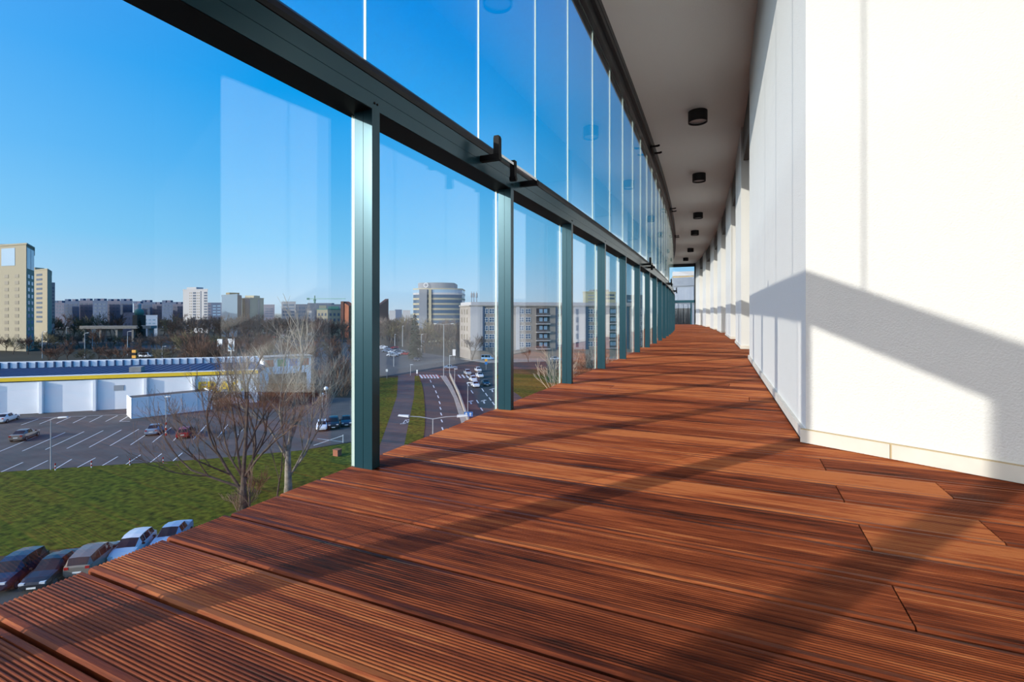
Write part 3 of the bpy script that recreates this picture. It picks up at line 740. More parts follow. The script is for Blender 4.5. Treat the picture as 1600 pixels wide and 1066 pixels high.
building('town_house', 'small white house left of the green-roofed villa', 'building', [(480, 440), (487, 440)], 487, 10, C_white, [(0, 1, 2, .2, .8, .6, .9, .5, .4, C_balc, 'window')])
# brick church with slanted roofs
b = MB()
ch = thing('brick_church', 'orange brick church with slanted blade-like walls beside the first post', 'church', (*atD(534.5, 400), GZ))
o0 = atD(534.5, 400)
def wedge(xa, xb, Da, Db, ya, yb, dep, m, nm):
    p, q = atD(xa, Da), atD(xb, Db); p = (p[0]-o0[0], p[1]-o0[1]); q = (q[0]-o0[0], q[1]-o0[1])
    dx, dy = q[0]-p[0], q[1]-p[1]; l = math.hypot(dx, dy); nx, ny = -dy/l*dep, dx/l*dep
    z = [zat(ya, Da)-GZ, zat(yb, Db)-GZ]
    b = MB(); v = [(*p, 0), (*q, 0), (q[0]+nx, q[1]+ny, 0), (p[0]+nx, p[1]+ny, 0), (*p, z[0]), (*q, z[1]), (q[0]+nx, q[1]+ny, z[1]), (p[0]+nx, p[1]+ny, z[0])]
    b.idx(v, [(3,2,1,0),(4,5,6,7),(0,1,5,4),(1,2,6,5),(2,3,7,6),(3,0,4,7)]); b.build(nm, m, ch)
wedge(534.5, 545, 400, 396, 471, 478, 7, M['brick'], 'brick_wall'); wedge(537, 549.5, 398, 404, 471, 476, 4, M['brickdark'], 'dark_roof_blade')
wedge(552, 575, 402, 408, 452, 458, 6, M['brick'], 'brick_wall'); wedge(575, 607, 408, 420, 492, 467, 6, M['brickdark'], 'dark_roof_blade'); wedge(545, 552, 402, 402, 500, 500, 6, M['brickdark'], 'low_link')
# crane
cxp, cyp = atD(491.8, 690)
cr = thing('tower_crane', 'pale green tower crane on the skyline', 'crane', (cxp, cyp, GZ), YAW)
zj = zat(467, 690)-GZ; zt = zat(462, 690)-GZ
b = MB(); b.box(-.9, .9, -.9, .9, 0, zj); b.build('mast', C_green, cr)
sc = 690/F_PX
b = MB(); b.bar((-11.5*sc, 0, zj), (48*sc, 0, zj), 1.2, 1.1); b.build('jib', mat('mint_paint', (.25, .45, .42), .7), cr)
b = MB(); b.box(-12*sc, -8.5*sc, -1, 1, zj-1.4, zj+1.2); b.build('counterweight', C_green, cr)
b = MB(); b.box(-.6, .6, -.6, .6, zj, zt); b.build('tower_head', C_green, cr); b = MB(); b.box(-1.3, 1.3, -1.6, 1, zj-3.2, zj-.8); b.build('cab', C_green, cr)
# round office building
def round_office():
    r = thing('round_office', 'curved office tower with blue glass bands and beige floor bands left of the second post', 'building', (*atD(683, 335), GZ), YAW)
    W_, sc = 79*330/F_PX/2, 335/F_PX
    def plan(k): return [(-W_*k+ (2*W_*k)*i/14, -9*k*math.sqrt(max(0, 1-((i-7)/7.6)**2))+6) for i in range(15)]+[(W_*k, 22), (-W_*k, 22)]
    ztop = zat(452, 330)-GZ; fh = 8.1*330/F_PX; nf = 9
    for k in range(nf):
        z = ztop-fh*(k+1)
        b = MB(); b.prism(plan(1.0), z, z+fh*.36); b.build('floor_band', C_cream if k else C_white, r)
        b = MB(); b.prism(plan(.985), z+fh*.36, z+fh); b.build('glass_band', C_win if k != 0 else C_winl, r)
    b = MB(); b.prism(plan(1.0), 0, ztop-fh*nf); b.build('base', C_cream, r)
    b = MB(); b.prism(plan(1.0), ztop, ztop+.8); b.build('parapet', C_cream, r)
    b = MB(); b.prism([(x*.78-1, y) for x, y in plan(.94)], ztop+.8, ztop+4.6); b.build('plant_storey', C_grey, r)
    b = MB(); b.box(-.9, .9, -5.2, -4.4, 0, ztop); b.build('pier', C_cream, r).location = (-W_*.25, 1.4, 0)
    b = MB(); b.box(-2.6, 2.6, -5.2, -2, 0, ztop); b.build('stair_shaft', C_grey, r).location = (-W_*.52, .9, 0)
    b = MB(); n = 20
    for i in range(n):
        a, c = 2*PI*i/n, 2*PI*(i+1)/n
        b.face([(q*math.cos(t), -.05, q*math.sin(t)) for q, t in ((1.1, a), (1.1, c), (1.6, c), (1.6, a))])
        b.face([(q*math.cos(t), .1, q*math.sin(t)) for q, t in ((1.1, a), (1.6, a), (1.6, c), (1.1, c))])
    b.build('ring_emblem', M['paint'], r).location = (-W_*.42, -3.25, ztop+2.8)
round_office()
# the long apartment house across the junction
def apartment():
    A, B = atD(735, 201), atD(1000, 214)
    r = thing('apartment_house', 'long pale six-storey apartment house with loggias across the junction', 'building', (A[0], A[1], GZ), math.atan2(B[1]-A[1], B[0]-A[0]))
    L = math.hypot(B[0]-A[0], B[1]-A[1]); H = zat(478.5, 201)-GZ
    def X(px):
        dx, dy = ray(px); ux, uy = (B[0]-A[0])/L, (B[1]-A[1])/L; det = ux*(-dy)-uy*(-dx)
        return ((-A[0])*(-dy)-(-A[1])*(-dx))/det
    E_ = atD(718.5, 213); ang = math.atan2(B[1]-A[1], B[0]-A[0]); ca, sa = math.cos(-ang), math.sin(-ang)
    ex_, ey_ = E_[0]-A[0], E_[1]-A[1]; EL = (ex_*ca-ey_*sa, ex_*sa+ey_*ca)
    poly = [(0, 0), (L, 0), (L, 14), (EL[0], EL[1]+.01)] if EL[1] > 12 else [(0, 0), (L, 0), (L, 14), (EL[0]+1, 14), EL]
    b = MB(); b.prism(poly, 3.6, H); b.build('wall', C_taupe, r)
    b = MB(); b.prism(poly, 0, 3.6); b.build('plinth', mat('plinth_render', (.26, .23, .20), .9), r)
    k = [(x-.4 if x < 1 else x, y-.5 if y < 1 else y) for x, y in poly]
    b = MB(); b.prism(k, H, H+.5); b.build('cornice', M['concrete'], r)
    b = MB(); b.prism([(x+.3 if x < 5 else x-.3, y+.3 if y < 5 else y-.3) for x, y in poly], H+.5, H+1.7); b.build('roof_parapet', C_white, r)
    fh = (H-4.4)/5.0; zs = [4.2+fh*i for i in range(5)]
    def panel(xa, xb, m, nm, z0=3.6, z1=None, d=.25):
        b = MB(); b.box(X(xa), X(xb), -d, .02, z0, H if z1 is None else z1); return b.build(nm, m, r)
    panel(735, 754, C_white, 'white_bay'); panel(754, 757, C_navy, 'navy_strip', d=.27)
    panel(897, 914.5, C_white, 'white_bay'); panel(914.5, 919, C_navy, 'navy_strip'); panel(945, 952, C_white, 'white_bay'); panel(868, 871, C_navy, 'navy_strip')
    panel(979, 982, C_navy, 'navy_strip'); panel(985, 996, C_white, 'white_bay'); panel(806, 812, C_white, 'white_bay')
    wf = MB(); w, h = 2.2, 2.0
    wf.box(-w/2, w/2, -.1, .02, -h/2, h/2); wme = wf.mesh('window', C_win)
    fr = MB()
    for x in (-w/2, -.06, w/2-.12): fr.box(x, x+.12, -.14, -.08, -h/2, h/2)
    for z in (-h/2, -.05, h/2-.12): fr.box(-w/2, w/2, -.14, -.08, z, z+.12)
    fme = fr.mesh('window_frame', M['lamphead'])
    for px in (758.5, 768.5, 814.5, 825, 872.5, 922.5, 931, 971, 999):
        for z in zs:
            o = bpy.data.objects.new('window', wme); COL.objects.link(o); o.parent = r; o.location = (X(px), -.02, z+1.6)
            f = bpy.data.objects.new('window_frame', fme); COL.objects.link(f); f.parent = o
    for px in (901.5,):
        for z in zs:
            b = MB(); b.box(X(px)-.6, X(px)+.6, -.3, -.2, z+.3, z+2.6); b.build('window', C_win, r)
    for xa, xb in ((838, 858.5), (952, 963)):
        for z in zs:
            b = MB(); b.box(X(xa), X(xb), -.1, .02, z, z+fh-.5); lg = b.build('loggia', mat('loggia_shade', (.035, .035, .045), .8) if 'loggia_shade' not in bpy.data.materials else bpy.data.materials['loggia_shade'], r)
            b = MB(); b.box(X(xa)-.2, X(xb)+.2, -1.3, .0, z-.4, z); b.build('balcony_slab', C_white, lg)
            b = MB(); b.box(X(xa), X(xb), -1.3, -1.2, z, z+.9); b.build('balcony_front', mat('loggia_front', (.09, .085, .09), .7) if 'loggia_front' not in bpy.data.materials else bpy.data.materials['loggia_front'], lg)
            for q in (.35, .7):
                b = MB(); xx = X(xa)+(X(xb)-X(xa))*q; b.box(xx-.7, xx+.7, -.16, -.1, z+.7, z+2.5); b.build('balcony_window', C_winl, lg)
    for q in (738, 741.5, 746):                         # aerials
        b = MB(); b.tube([(X(q), 3, H+1.7), (X(q), 3, H+6)], [.18, .12], 6); b.tube([(X(q), 3, H+3.6), (X(q), 3, H+5.4)], [.4, .4], 6); b.build('aerial', C_grey, r)
    # end face windows
    n_ = Vector((EL[0], EL[1], 0)); l = n_.length
    for z in zs:
        for q in (.3, .55, .8):
            b = MB(); b.box(-.5, .5, -.1, .1, z+.4, z+2.4); o = b.build('window', C_winb, r); o.location = (EL[0]*q, EL[1]*q, 0); o.rotation_euler = (0, 0, math.atan2(EL[1], EL[0]))
apartment()
building('apartment_block', 'pale yellow stepped apartment block rising behind the long apartment house', 'building', [(911, 300), (962, 304)], 457.5, 20, mat('pale_yellow_render', (.55, .53, .33), .9),
         [(0, 1, 3, .14, .38, .80, .98, .9, .4, C_white, 'balcony'), (0, 1, 2, .62, .97, .86, .99, .95, .5, C_balc, 'roof_terrace')], extra=[(.5, .5, 10, 8, 1.5, C_grey, 'plant_room')])
building('apartment_block', 'dark flat-topped block behind the long apartment house, right of the yellow one', 'building', [(976, 300), (1004, 300)], 463, 20, C_navy, [(0, 2, 2, .1, .9, .8, .95, .6, .4, C_winl, 'window')])
building('office_block', 'grey-blue clad office block just beyond the far end of the balcony', 'building', [(1040, 47), (1086, 45)], 448.3, 12, mat('blue_grey_cladding', (.12, .15, .20), .7), [(0, 9, 1, .02, .98, .925, .995, .96, .95, mat('blue_panel', (.15, .19, .26), .6), 'cladding_panel'),
          (0, 7, 1, .10, .86, .50, .905, .90, .98, M['winglass'], 'glazed_bay')])
building('apartment_block', 'sunlit ochre apartment block with a white parapet beyond the far end', 'building', [(1044, 92), (1084, 90)], 432, 14, mat('ochre_wall', (.42, .30, .13), .9), [(0, 5, 1, .02, .98, .89, .93, .22, .6, C_win, 'window'), (0, 1, 1, 0, 1, .80, .87, 1, 1, C_white, 'white_band')], roof=C_white)
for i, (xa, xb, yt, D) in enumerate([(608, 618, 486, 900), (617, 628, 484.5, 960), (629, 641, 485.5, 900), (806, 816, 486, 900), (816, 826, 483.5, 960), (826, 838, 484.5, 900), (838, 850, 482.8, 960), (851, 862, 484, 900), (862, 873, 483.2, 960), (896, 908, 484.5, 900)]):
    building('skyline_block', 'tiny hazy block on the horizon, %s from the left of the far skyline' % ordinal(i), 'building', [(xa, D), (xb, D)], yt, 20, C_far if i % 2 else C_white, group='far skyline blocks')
# viaduct and billboards left of centre
A, B = atD(124, 330), atD(236, 338)
v = thing('viaduct', 'grey concrete viaduct crossing the wooded belt on the left', 'bridge', (A[0], A[1], GZ), math.atan2(B[1]-A[1], B[0]-A[0]))
LV = math.hypot(B[0]-A[0], B[1]-A[1]); zd = zat(509.5, 330)-GZ
b = MB(); b.box(0, LV, 0, 8, zd-2, zd); b.build('deck', M['concrete'], v)
for k in range(5):
    b = MB(); x = 2+(LV-4)*k/4; b.box(x-.6, x+.6, 1, 7, 0, zd-2); b.build('bridge_pier', M['concrete'], v)
for (xa, xb, yt, yb, D, lb) in ((339.5, 347, 530, 549, 190, 'tall white billboard panel behind the shop hall, left of the pair'), (356, 366, 529.5, 549, 194, 'white and blue billboard panel behind the shop hall, right of the pair')):
    A, B = atD(xa, D), atD(xb, D); r = thing('billboard', lb, 'billboard', (A[0], A[1], GZ), math.atan2(B[1]-A[1], B[0]-A[0])); L = math.hypot(B[0]-A[0], B[1]-A[1])
    z0, z1 = zat(yb, D)-GZ, zat(yt, D)-GZ
    b = MB(); b.box(0, L, 0, .3, z0, z1); b.build('panel', M['lamphead'], r)
    b = MB(); b.box(.3, L-.3, -.05, 0, z0+.4, z0+(z1-z0)*.55); b.build('poster', C_winl, r)
    b = MB(); b.box(L*.4, L*.6, .05, .25, 0, z0); b.build('leg', M['pole'], r)
gpoly('ring_road', [(-60, 537.5), (60, 535), (130, 534), (560, 531), (560, 533.5), (130, 537.5), (-60, 541.5)], .03, M['asphalt2'])
gpoly('service_road', [(175, 541.5), (245, 540), (420, 536), (430, 540), (245, 546), (180, 547.5)], .03, M['asphalt2'])

# ------------------------------------------------------------------ cars
CARST = {   # stations: x, half width, sill z, shoulder z, roof z or None, roof half width
 'hatch': [(-2.08,.76,.34,.80,None,0),(-2.02,.82,.26,.92,None,0),(-1.62,.87,.20,.97,1.36,.60),(-.9,.89,.18,.96,1.46,.63),(-.1,.89,.18,.95,1.47,.63),(.42,.89,.18,.94,1.38,.60),(1.12,.88,.20,.93,None,0),(1.7,.85,.22,.84,None,0),(2.0,.80,.26,.70,None,0),(2.12,.70,.34,.58,None,0)],
 'sedan': [(-2.30,.76,.36,.84,None,0),(-2.22,.82,.28,.96,None,0),(-1.72,.87,.20,.99,None,0),(-.98,.89,.18,.97,1.38,.58),(-.3,.89,.18,.96,1.44,.61),(.22,.89,.18,.95,1.41,.60),(.98,.88,.20,.93,None,0),(1.7,.86,.22,.83,None,0),(2.12,.80,.27,.70,None,0),(2.26,.68,.34,.58,None,0)],
 'suv': [(-2.14,.78,.42,.92,None,0),(-2.10,.84,.32,1.05,None,0),(-1.84,.89,.26,1.08,1.52,.64),(-.9,.91,.24,1.07,1.65,.67),(-.1,.91,.24,1.06,1.66,.67),(.45,.91,.24,1.05,1.55,.64),(1.10,.90,.26,1.04,None,0),(1.75,.88,.28,.96,None,0),(2.06,.84,.32,.82,None,0),(2.18,.74,.40,.68,None,0)],
 'van': [(-2.5,.84,.42,1.2,1.98,.78),(-2.46,.92,.34,1.2,2.08,.80),(-1.2,.95,.28,1.15,2.12,.82),(.2,.95,.28,1.12,2.10,.82),(1.0,.95,.28,1.10,1.95,.78),(1.75,.94,.30,1.08,None,0),(2.25,.88,.34,.98,None,0),(2.45,.78,.42,.8,None,0)]}
_cars = {}
def car_meshes(style):
    if style in _cars: return _cars[style]
    st = CARST[style]; body = MB(); gl = MB(); rings = []
    for (x, w, zb, zs, zr, wr) in st:
        if zr is None: up = [(w*.72, zs+.035), (0, zs+.055)]
        else: up = [(wr, zr), (0, zr+.035)]
        half = [(w*.80, zb), (w, zb+.16), (w*1.0, (zb+zs)/2+.05), (w*.93, zs)]+up
        ring = [(x, -y, z) for y, z in half]+[(x, y, z) for y, z in half[-2::-1]]
        rings.append(ring)
    n = len(rings[0])
    for i in range(len(rings)-1):
        ra, rb = rings[i], rings[i+1]; za, zb_ = st[i][4], st[i+1][4]
        for j in range(n-1):
            q = [ra[j], rb[j], rb[j+1], ra[j+1]]
            side = j in (3, n-1-4); top = j in (4, n-1-5)
            if side and za and zb_: 
                c = [Vector(p) for p in q]; m = sum(c, Vector())/4
                qq = [m+(p-m)*.93+Vector((0, (.004 if m.y > 0 else -.004), 0)) for p in c]
                gl.face(qq); body.face(q)
            elif (side or top) and ((za is None) != (zb_ is None)): gl.face(q) if top else body.face(q)
            else: body.face(q)
    body.face(rings[0][::-1]); body.face(rings[-1])
    for i in range(len(rings)-1): body.face([rings[i][0], rings[i][-1], rings[i+1][-1], rings[i+1][0]])
    L0_, L1_ = st[0][0], st[-1][0]
    wh = MB(); wh.tube([(0, -.105, 0), (0, .105, 0)], [.325, .325], 18)
    hub = MB(); hub.tube([(0, -.11, 0), (0, .11, 0)], [.205, .205], 10)
    hl = MB(); hl.box(L1_-.24, L1_-.03, -.16, .16, -.06, .07); tl = MB(); tl.box(L0_-.02, L0_+.16, -.13, .13, -.08, .09)
    mir = MB(); mir.box(-.06, .06, -.09, .09, -.06, .06)
    pl = MB(); pl.box(-.01, .01, -.26, .26, -.06, .06)
    def fin(b, nm, m, sm=False):
        me = b.mesh(nm, m); 
        return me
    r = dict(body=fin(body, 'body', mat('paint_'+style, (.5,.5,.5), .3)), glass=fin(gl, 'windows', M['winglass']), wheel=fin(wh, 'wheel', M['rubber']), hub=fin(hub, 'hub', M['rim']),
             hl=fin(hl, 'headlight', M['headl']), tl=fin(tl, 'tail_light', M['taill']), mir=fin(mir, 'mirror', M['black']), pl=fin(pl, 'number_plate', M['plate']), st=st)
    me = r['body']; me.polygons.foreach_set('use_smooth', [len(p.vertices) == 4 for p in me.polygons])
    bpy.context.view_layer.update()
    _cars[style] = r; return r
PAINT = {}
def paint(c):
    if c not in PAINT: PAINT[c] = mat('car_paint', c, .30, metal=.1, coat=.25)
    return PAINT[c]
def car(style, pos, heading, colour, label, group=None, sc=1.0, detail=True):
    k = car_meshes(style); st = k['st']
    r = thing('car', label, 'car', (pos[0], pos[1], GZ+.04), heading, group); r.scale = (sc, sc, sc)
    def put(nm, me, loc=(0,0,0), par=None):
        o = bpy.data.objects.new(nm, me); COL.objects.link(o); o.parent = par or r; o.location = loc; return o
    b = put('body', k['body']); b.material_slots[0].link = 'OBJECT'; b.material_slots[0].material = paint(colour)
    put('windows', k['glass'])
    fx, rx_ = st[-1][0]-.82, st[0][0]+.80
    for x in (fx, rx_):
        for y in (-.80, .80):
            w = put('wheel', k['wheel'], (x, y*(st[4][1]/.9), .325))
            if detail: put('hub', k['hub'], (0, 0, 0), w)
    if detail:
        zf, zr = st[-2][3]-.02, st[1][3]-.12
        for y in (-.58, .58): put('headlight', k['hl'], (0, y, zf)); put('tail_light', k['tl'], (0, y*1.08, zr))
        for y in (-.97, .97): put('mirror', k['mir'], (.62, y, 1.0 if style != 'suv' else 1.1))
        put('number_plate', k['pl'], (st[0][0]-.01, 0, .62)); put('number_plate', k['pl'], (st[-1][0]+.01, 0, .42))
    return r
# the row below the deck edge
rowdir = math.radians(78); ax = math.radians(128)
NAVY, BLACK, SILVER, WHITE, RED, TAUPE, STEEL, SKY = (.012,.022,.05), (.012,.015,.022), (.42,.44,.46), (.72,.74,.77), (.30,.012,.015), (.19,.165,.14), (.20,.27,.36), (.30,.42,.60)
for st_, px, py, hd, c, lb in (('suv', 24, 908, ax+PI, NAVY, 'dark navy estate car at the left edge, first in the row below the deck'),
    ('sedan', 84, 903, ax+PI, BLACK, 'black saloon car seen from its front, second in the row below the deck'),
    ('suv', 148, 886, ax, TAUPE, 'dark grey-brown car seen from its rear, third in the row below the deck'),
    ('hatch', 208, 866, ax+PI, WHITE, 'white hatchback with a black windscreen in the row below the deck'),
    ('sedan', 268, 850, ax+PI, SKY, 'pale blue saloon half hidden by the deck edge, last in the row')):
    car(st_, G(px, py), hd, c, lb, sc=.97)
lot_ax = math.atan2(*(lambda a, c: (c[1]-a[1], c[0]-a[0]))(G(104.4, 701.4), G(161.3, 673.2)))
for st_, px, py, hd, c, lb, sc in (('sedan', 10, 659, lot_ax, WHITE, 'white saloon parked against the shop hall at the left edge', 1.0),
    ('sedan', 39, 686, lot_ax, TAUPE, 'grey-brown saloon standing alone in the middle of the car park', 1.0),
    ('sedan', 244, 677, lot_ax, STEEL, 'silver-blue saloon parked beside the striped lamp post', 1.0),
    ('hatch', 291, 682, lot_ax, RED, 'dark red hatchback parked right of the silver-blue saloon', 1.0),
    ('hatch', 503, 671, lot_ax+PI, WHITE, 'white hatchback behind the branches at the right end of the car park', .95),
    ('suv', 521, 668, lot_ax+PI, BLACK, 'black car just right of the white hatchback behind the branches', 1.0),
    ('sedan', 541, 664, lot_ax+PI, NAVY, 'navy car nearest the post in the right part of the car park', 1.0)):
    car(st_, G(px, py), hd, c, lb, sc=sc)
rd = math.atan2(*(lambda a, c: (c[1]-a[1], c[0]-a[0]))(G(760, 617), G(737.5, 600)))
for st_, px, py, hd, c, lb in (('hatch', 742.5, 605, rd+PI, WHITE, 'white hatchback first in the queue at the lights'), ('hatch', 739, 596, rd+PI, WHITE, 'white hatchback second in the queue at the lights'),
    ('sedan', 749.5, 590, rd+PI, WHITE, 'white saloon in the right lane behind the queue'), ('hatch', 747, 581, rd+PI, WHITE, 'white hatchback at the tail of the queue'), ('suv', 730.5, 586, rd+PI, SILVER, 'silver car at the crossing left of the queue'),
    ('sedan', 758.5, 602.5, rd+PI, NAVY, 'dark blue saloon beside the front of the queue'), ('van', 762, 563, YAW, (.25,.45,.7), 'pale blue delivery van in front of the long apartment house'),
    ('sedan', 651, 564, YAW-1.2, NAVY, 'navy car crossing the junction by itself'), ('sedan', 704, 577, YAW, STEEL, 'steel-blue car turning in the junction beside the tall lamp'), ('hatch', 868, 563, YAW+.2, WHITE, 'white car in front of the apartment house right of the loggias')):
    car(st_, G(px, py), hd, c, lb)
rnd = random.Random(11)
PAL = [WHITE, SILVER, STEEL, NAVY, BLACK, TAUPE, RED, SILVER, WHITE]
for i in range(22):
    px = 597+rnd.random()*38; py = 543+(px-597)*.10+rnd.random()*13
    car(('sedan', 'hatch')[i % 2], G(px, py), YAW+rnd.choice((.2, .25, PI+.2)), PAL[i % 9], 'small parked car in the crowded lot left of the junction', 'cars in the lot beyond the junction', detail=False)
for i in range(26):
    px = 392+rnd.random()*62; py = 521+rnd.random()*17
    car(('sedan', 'hatch')[i % 2], G(px, py), YAW+rnd.choice((0, .1, PI)), PAL[(i*2) % 9], 'tiny parked car in the lot behind the tops of the bare trees', 'cars in the lot behind the bare trees', detail=False)
for (px, py, st_, c, lb) in ((228.5, 559, 'van', WHITE, 'white van behind the shop hall roof'), (218, 557.5, 'sedan', BLACK, 'black car left of the white van behind the hall roof'), (58, 541.5, 'hatch', WHITE, 'white car on the ring road left of the thin lamp posts'), (515, 509, 'van', WHITE, 'white van on the far road left of the brick church'),
    (540, 527, 'sedan', SILVER, 'silver car on the street below the brick church'), (374, 525, 'van', SKY, 'pale blue truck right of the billboards')):
    car(st_, G(px, py), YAW+.1, c, lb, detail=False)

# ------------------------------------------------------------------ trees
def grow(b, p, d, L, r, depth, rnd, spread=.55, up=.25, n0=6, kids=(2, 4), thin=.62, twig=.008, shrink=.72, mi=0):
    k = 4 if depth > 1 else 3; pts = [p]; rad = [r]; q = p.copy(); dd = d.copy()
    r1 = max(twig, r*thin)
    for i in range(k):
        dd = (dd+Vector((rnd.gauss(0, .10), rnd.gauss(0, .10), rnd.gauss(0, .06)+up*.10))).normalized()
        q = q+dd*(L/k); pts.append(q.copy()); rad.append(r+(r1-r)*(i+1)/k)
    b.tube(pts, rad, max(3, n0-(0 if depth > 3 else 4-depth)), mi if depth > 2 else 1, cap=False)
    if depth == 0: return
    m = rnd.randint(*kids)
    for i in range(m):
        t = 1.0 if i == 0 else rnd.uniform(.35, .95)
        f = t*k; j = min(k-1, int(f)); s = pts[j].lerp(pts[j+1], f-j)
        az = rnd.uniform(0, 2*PI); sp = spread*(.45 if i == 0 else rnd.uniform(.7, 1.3))
        a = dd.orthogonal().normalized(); c = dd.cross(a)
        nd = (dd+(a*math.cos(az)+c*math.sin(az))*math.tan(min(1.2, sp))+Vector((0, 0, up*.5))).normalized()
        grow(b, s, nd, L*shrink*rnd.uniform(.8, 1.15), max(twig, rad[j]*(.85 if i == 0 else .6)), depth-1, rnd, spread, up, n0, kids, thin, twig, shrink, mi)
def tree_obj(name, label, pos, b, mats, group=None, z=GZ):
    o = b.build(name, mats); o.location = (pos[0], pos[1], z); return tag(o, label, 'tree', group)
# two large bare trees on the lawn
def hero(px, py, seed, stems, mats, label, H_, name='bare_tree'):
    rnd = random.Random(seed); x, y = G(px, py)
    r = thing(name, label, 'tree', (x, y, GZ), YAW)
    trunk = MB(); limbs = MB()
    for (base_z, tx, ty, tz, L, rad, dep) in stems:
        L *= H_
        d = Vector((tx, ty, tz)).normalized()
        grow(limbs, Vector((rnd.uniform(-.1, .1), rnd.uniform(-.1, .1), base_z)), d, L, rad, dep, rnd, spread=.50, up=.30, n0=7, kids=(2, 4), thin=.66, twig=.011, shrink=.68)
    h = max(s[0] for s in stems)
    trunk.tube([(0, 0, -.2), (.03, 0, .8), (-.02, .03, h*.5), (.03, 0, h)], [.46, .36, .31, .20], 10)
    trunk.build('trunk', mats[0], r, smooth=True); limbs.build('branches', mats, r)
    return r
hero(380, 800, 5, [(1.5, -.55, .1, 1.0, 5.8, .15, 5), (2.2, -.95, -.3, .60, 5.0, .12, 5), (2.2, .34, .2, 1.0, 5.6, .14, 5), (3.2, .05, -.1, 1.0, 6.2, .19, 5), (1.8, -.26, .4, 1.0, 6.0, .14, 5), (3.2, .70, -.2, .8, 4.8, .11, 5), (2.8, -.75, .4, .85, 4.6, .10, 5), (2.4, .12, .5, 1.0, 5.6, .12, 5)],
     [M['bark'], M['twig']], 'large bare tree with dark spreading limbs on the lawn, left of the pair', .92)
hero(450, 772, 9, [(1.6, .60, .1, 1.0, 6.4, .13, 5), (3.0, -.60, .2, 1.0, 5.6, .14, 5), (4.6, .08, .1, 1.0, 6.6, .21, 5), (4.0, -.25, -.4, 1.0, 5.6, .14, 5), (5.0, .32, .3, 1.0, 5.4, .13, 5), (1.6, .9, -.1, 1.1, 6.2, .10, 4)],
     [M['barkpale'], M['twigpale']], 'large bare tree with pale bark on the lawn, right of the pair', .84)
def sapling(px, py, seed, h, label, mats, dep=3, name='young_tree'):
    rnd = random.Random(seed); b = MB(); grow(b, Vector((0, 0, -.2)), Vector((.03, 0, 1)), h*.5, .09, dep, rnd, spread=.4, up=.5, n0=6, kids=(3, 4), twig=.010, shrink=.62)
    return tree_obj(name, label, G(px, py), b, mats)
sapling(433, 782, 4, 8, 'slim young tree trunk between the two large bare trees', [M['bark'], M['twig']])
sapling(391, 808, 6, 5, 'thin upright sapling just right of the left large tree', [M['bark'], M['twig']])
# shrubs: many thin stems
def shrub_mesh(seed, stems, h, mats, name, dep=2, twig=.016, lean=.8):
    rnd = random.Random(seed); b = MB()
    for i in range(stems):
        a = rnd.uniform(0, 2*PI); d = Vector((math.cos(a)*rnd.uniform(.1, lean), math.sin(a)*rnd.uniform(.1, lean), 1)).normalized()
        grow(b, Vector((math.cos(a)*rnd.uniform(0, .5), math.sin(a)*rnd.uniform(0, .5), -.1)), d, h*rnd.uniform(.35, .55), twig*1.8, dep, rnd, spread=.5, up=.3, n0=4, kids=(3, 4), twig=twig, shrink=.6)
    return b.mesh(name, mats)
SH = [shrub_mesh(21, 22, 3.0, [M['twig'], M['twig']], 'bare_shrub'), shrub_mesh(22, 20, 3.4, [M['far1'], M['far1']], 'russet_shrub'), shrub_mesh(23, 16, 3.6, [M['twigpale'], M['twigpale']], 'pale_shrub', lean=.9)]
def shrub(k, px, py, sc, label, group=None):
    o = bpy.data.objects.new(('bare_shrub', 'russet_shrub', 'pale_shrub')[k], SH[k]); COL.objects.link(o)
    x, y = G(px, py); o.location = (x, y, GZ); o.scale = (sc, sc, sc); o.rotation_euler = (0, 0, random.random()*6)
    return tag(o, label, 'shrub', group)
shrub(0, 376, 800, .9, 'tangled shrub around the foot of the left large bare tree'); shrub(1, 398, 770, .8, 'russet bush on the lawn right behind the left large tree')
for i, (k, px, py, sc) in enumerate(((1, 520, 612, 2.0), (0, 535, 618, 2.0), (1, 547, 606, 2.3), (0, 512, 600, 2.2), (1, 505, 628, 1.2), (0, 540, 596, 2.4), (1, 528, 592, 2.4))):
    shrub(k, px, py, sc, 'bare brown bush in the thicket right of the car park, left of the first post', 'bushes at the right end of the car park')
for i, (k, px, py, sc) in enumerate(((0, 340, 634, 1.3), (1, 352, 642, 1.2), (0, 425, 628, 1.6), (1, 440, 634, 1.5), (0, 456, 628, 1.6), (1, 470, 632, 1.4), (0, 410, 636, 1.3), (1, 485, 628, 1.3))):
    shrub(k, px, py, sc, 'dark bare bush in the hedge strip behind the two large trees', 'bushes at the back of the car park')
for i, (k, px, py, sc) in enumerate(((1, 902, 612, 2.6), (0, 913, 606, 2.8), (1, 922, 600, 2.7), (1, 931, 598, 2.6), (0, 907, 598, 2.8), (1, 918, 592, 2.6))):
    shrub(k, px, py, sc, 'russet bush on the dry bank seen between the third and fourth posts', 'bushes on the dry bank')
for i, (px, py, sc, w) in enumerate(((871, 618, 3.4, 'just left of the third post'), (929, 604, 3.0, 'between the third and fourth posts'))):
    shrub(2, px, py, sc, 'white-stemmed bare shrub on the bank, %s' % w)
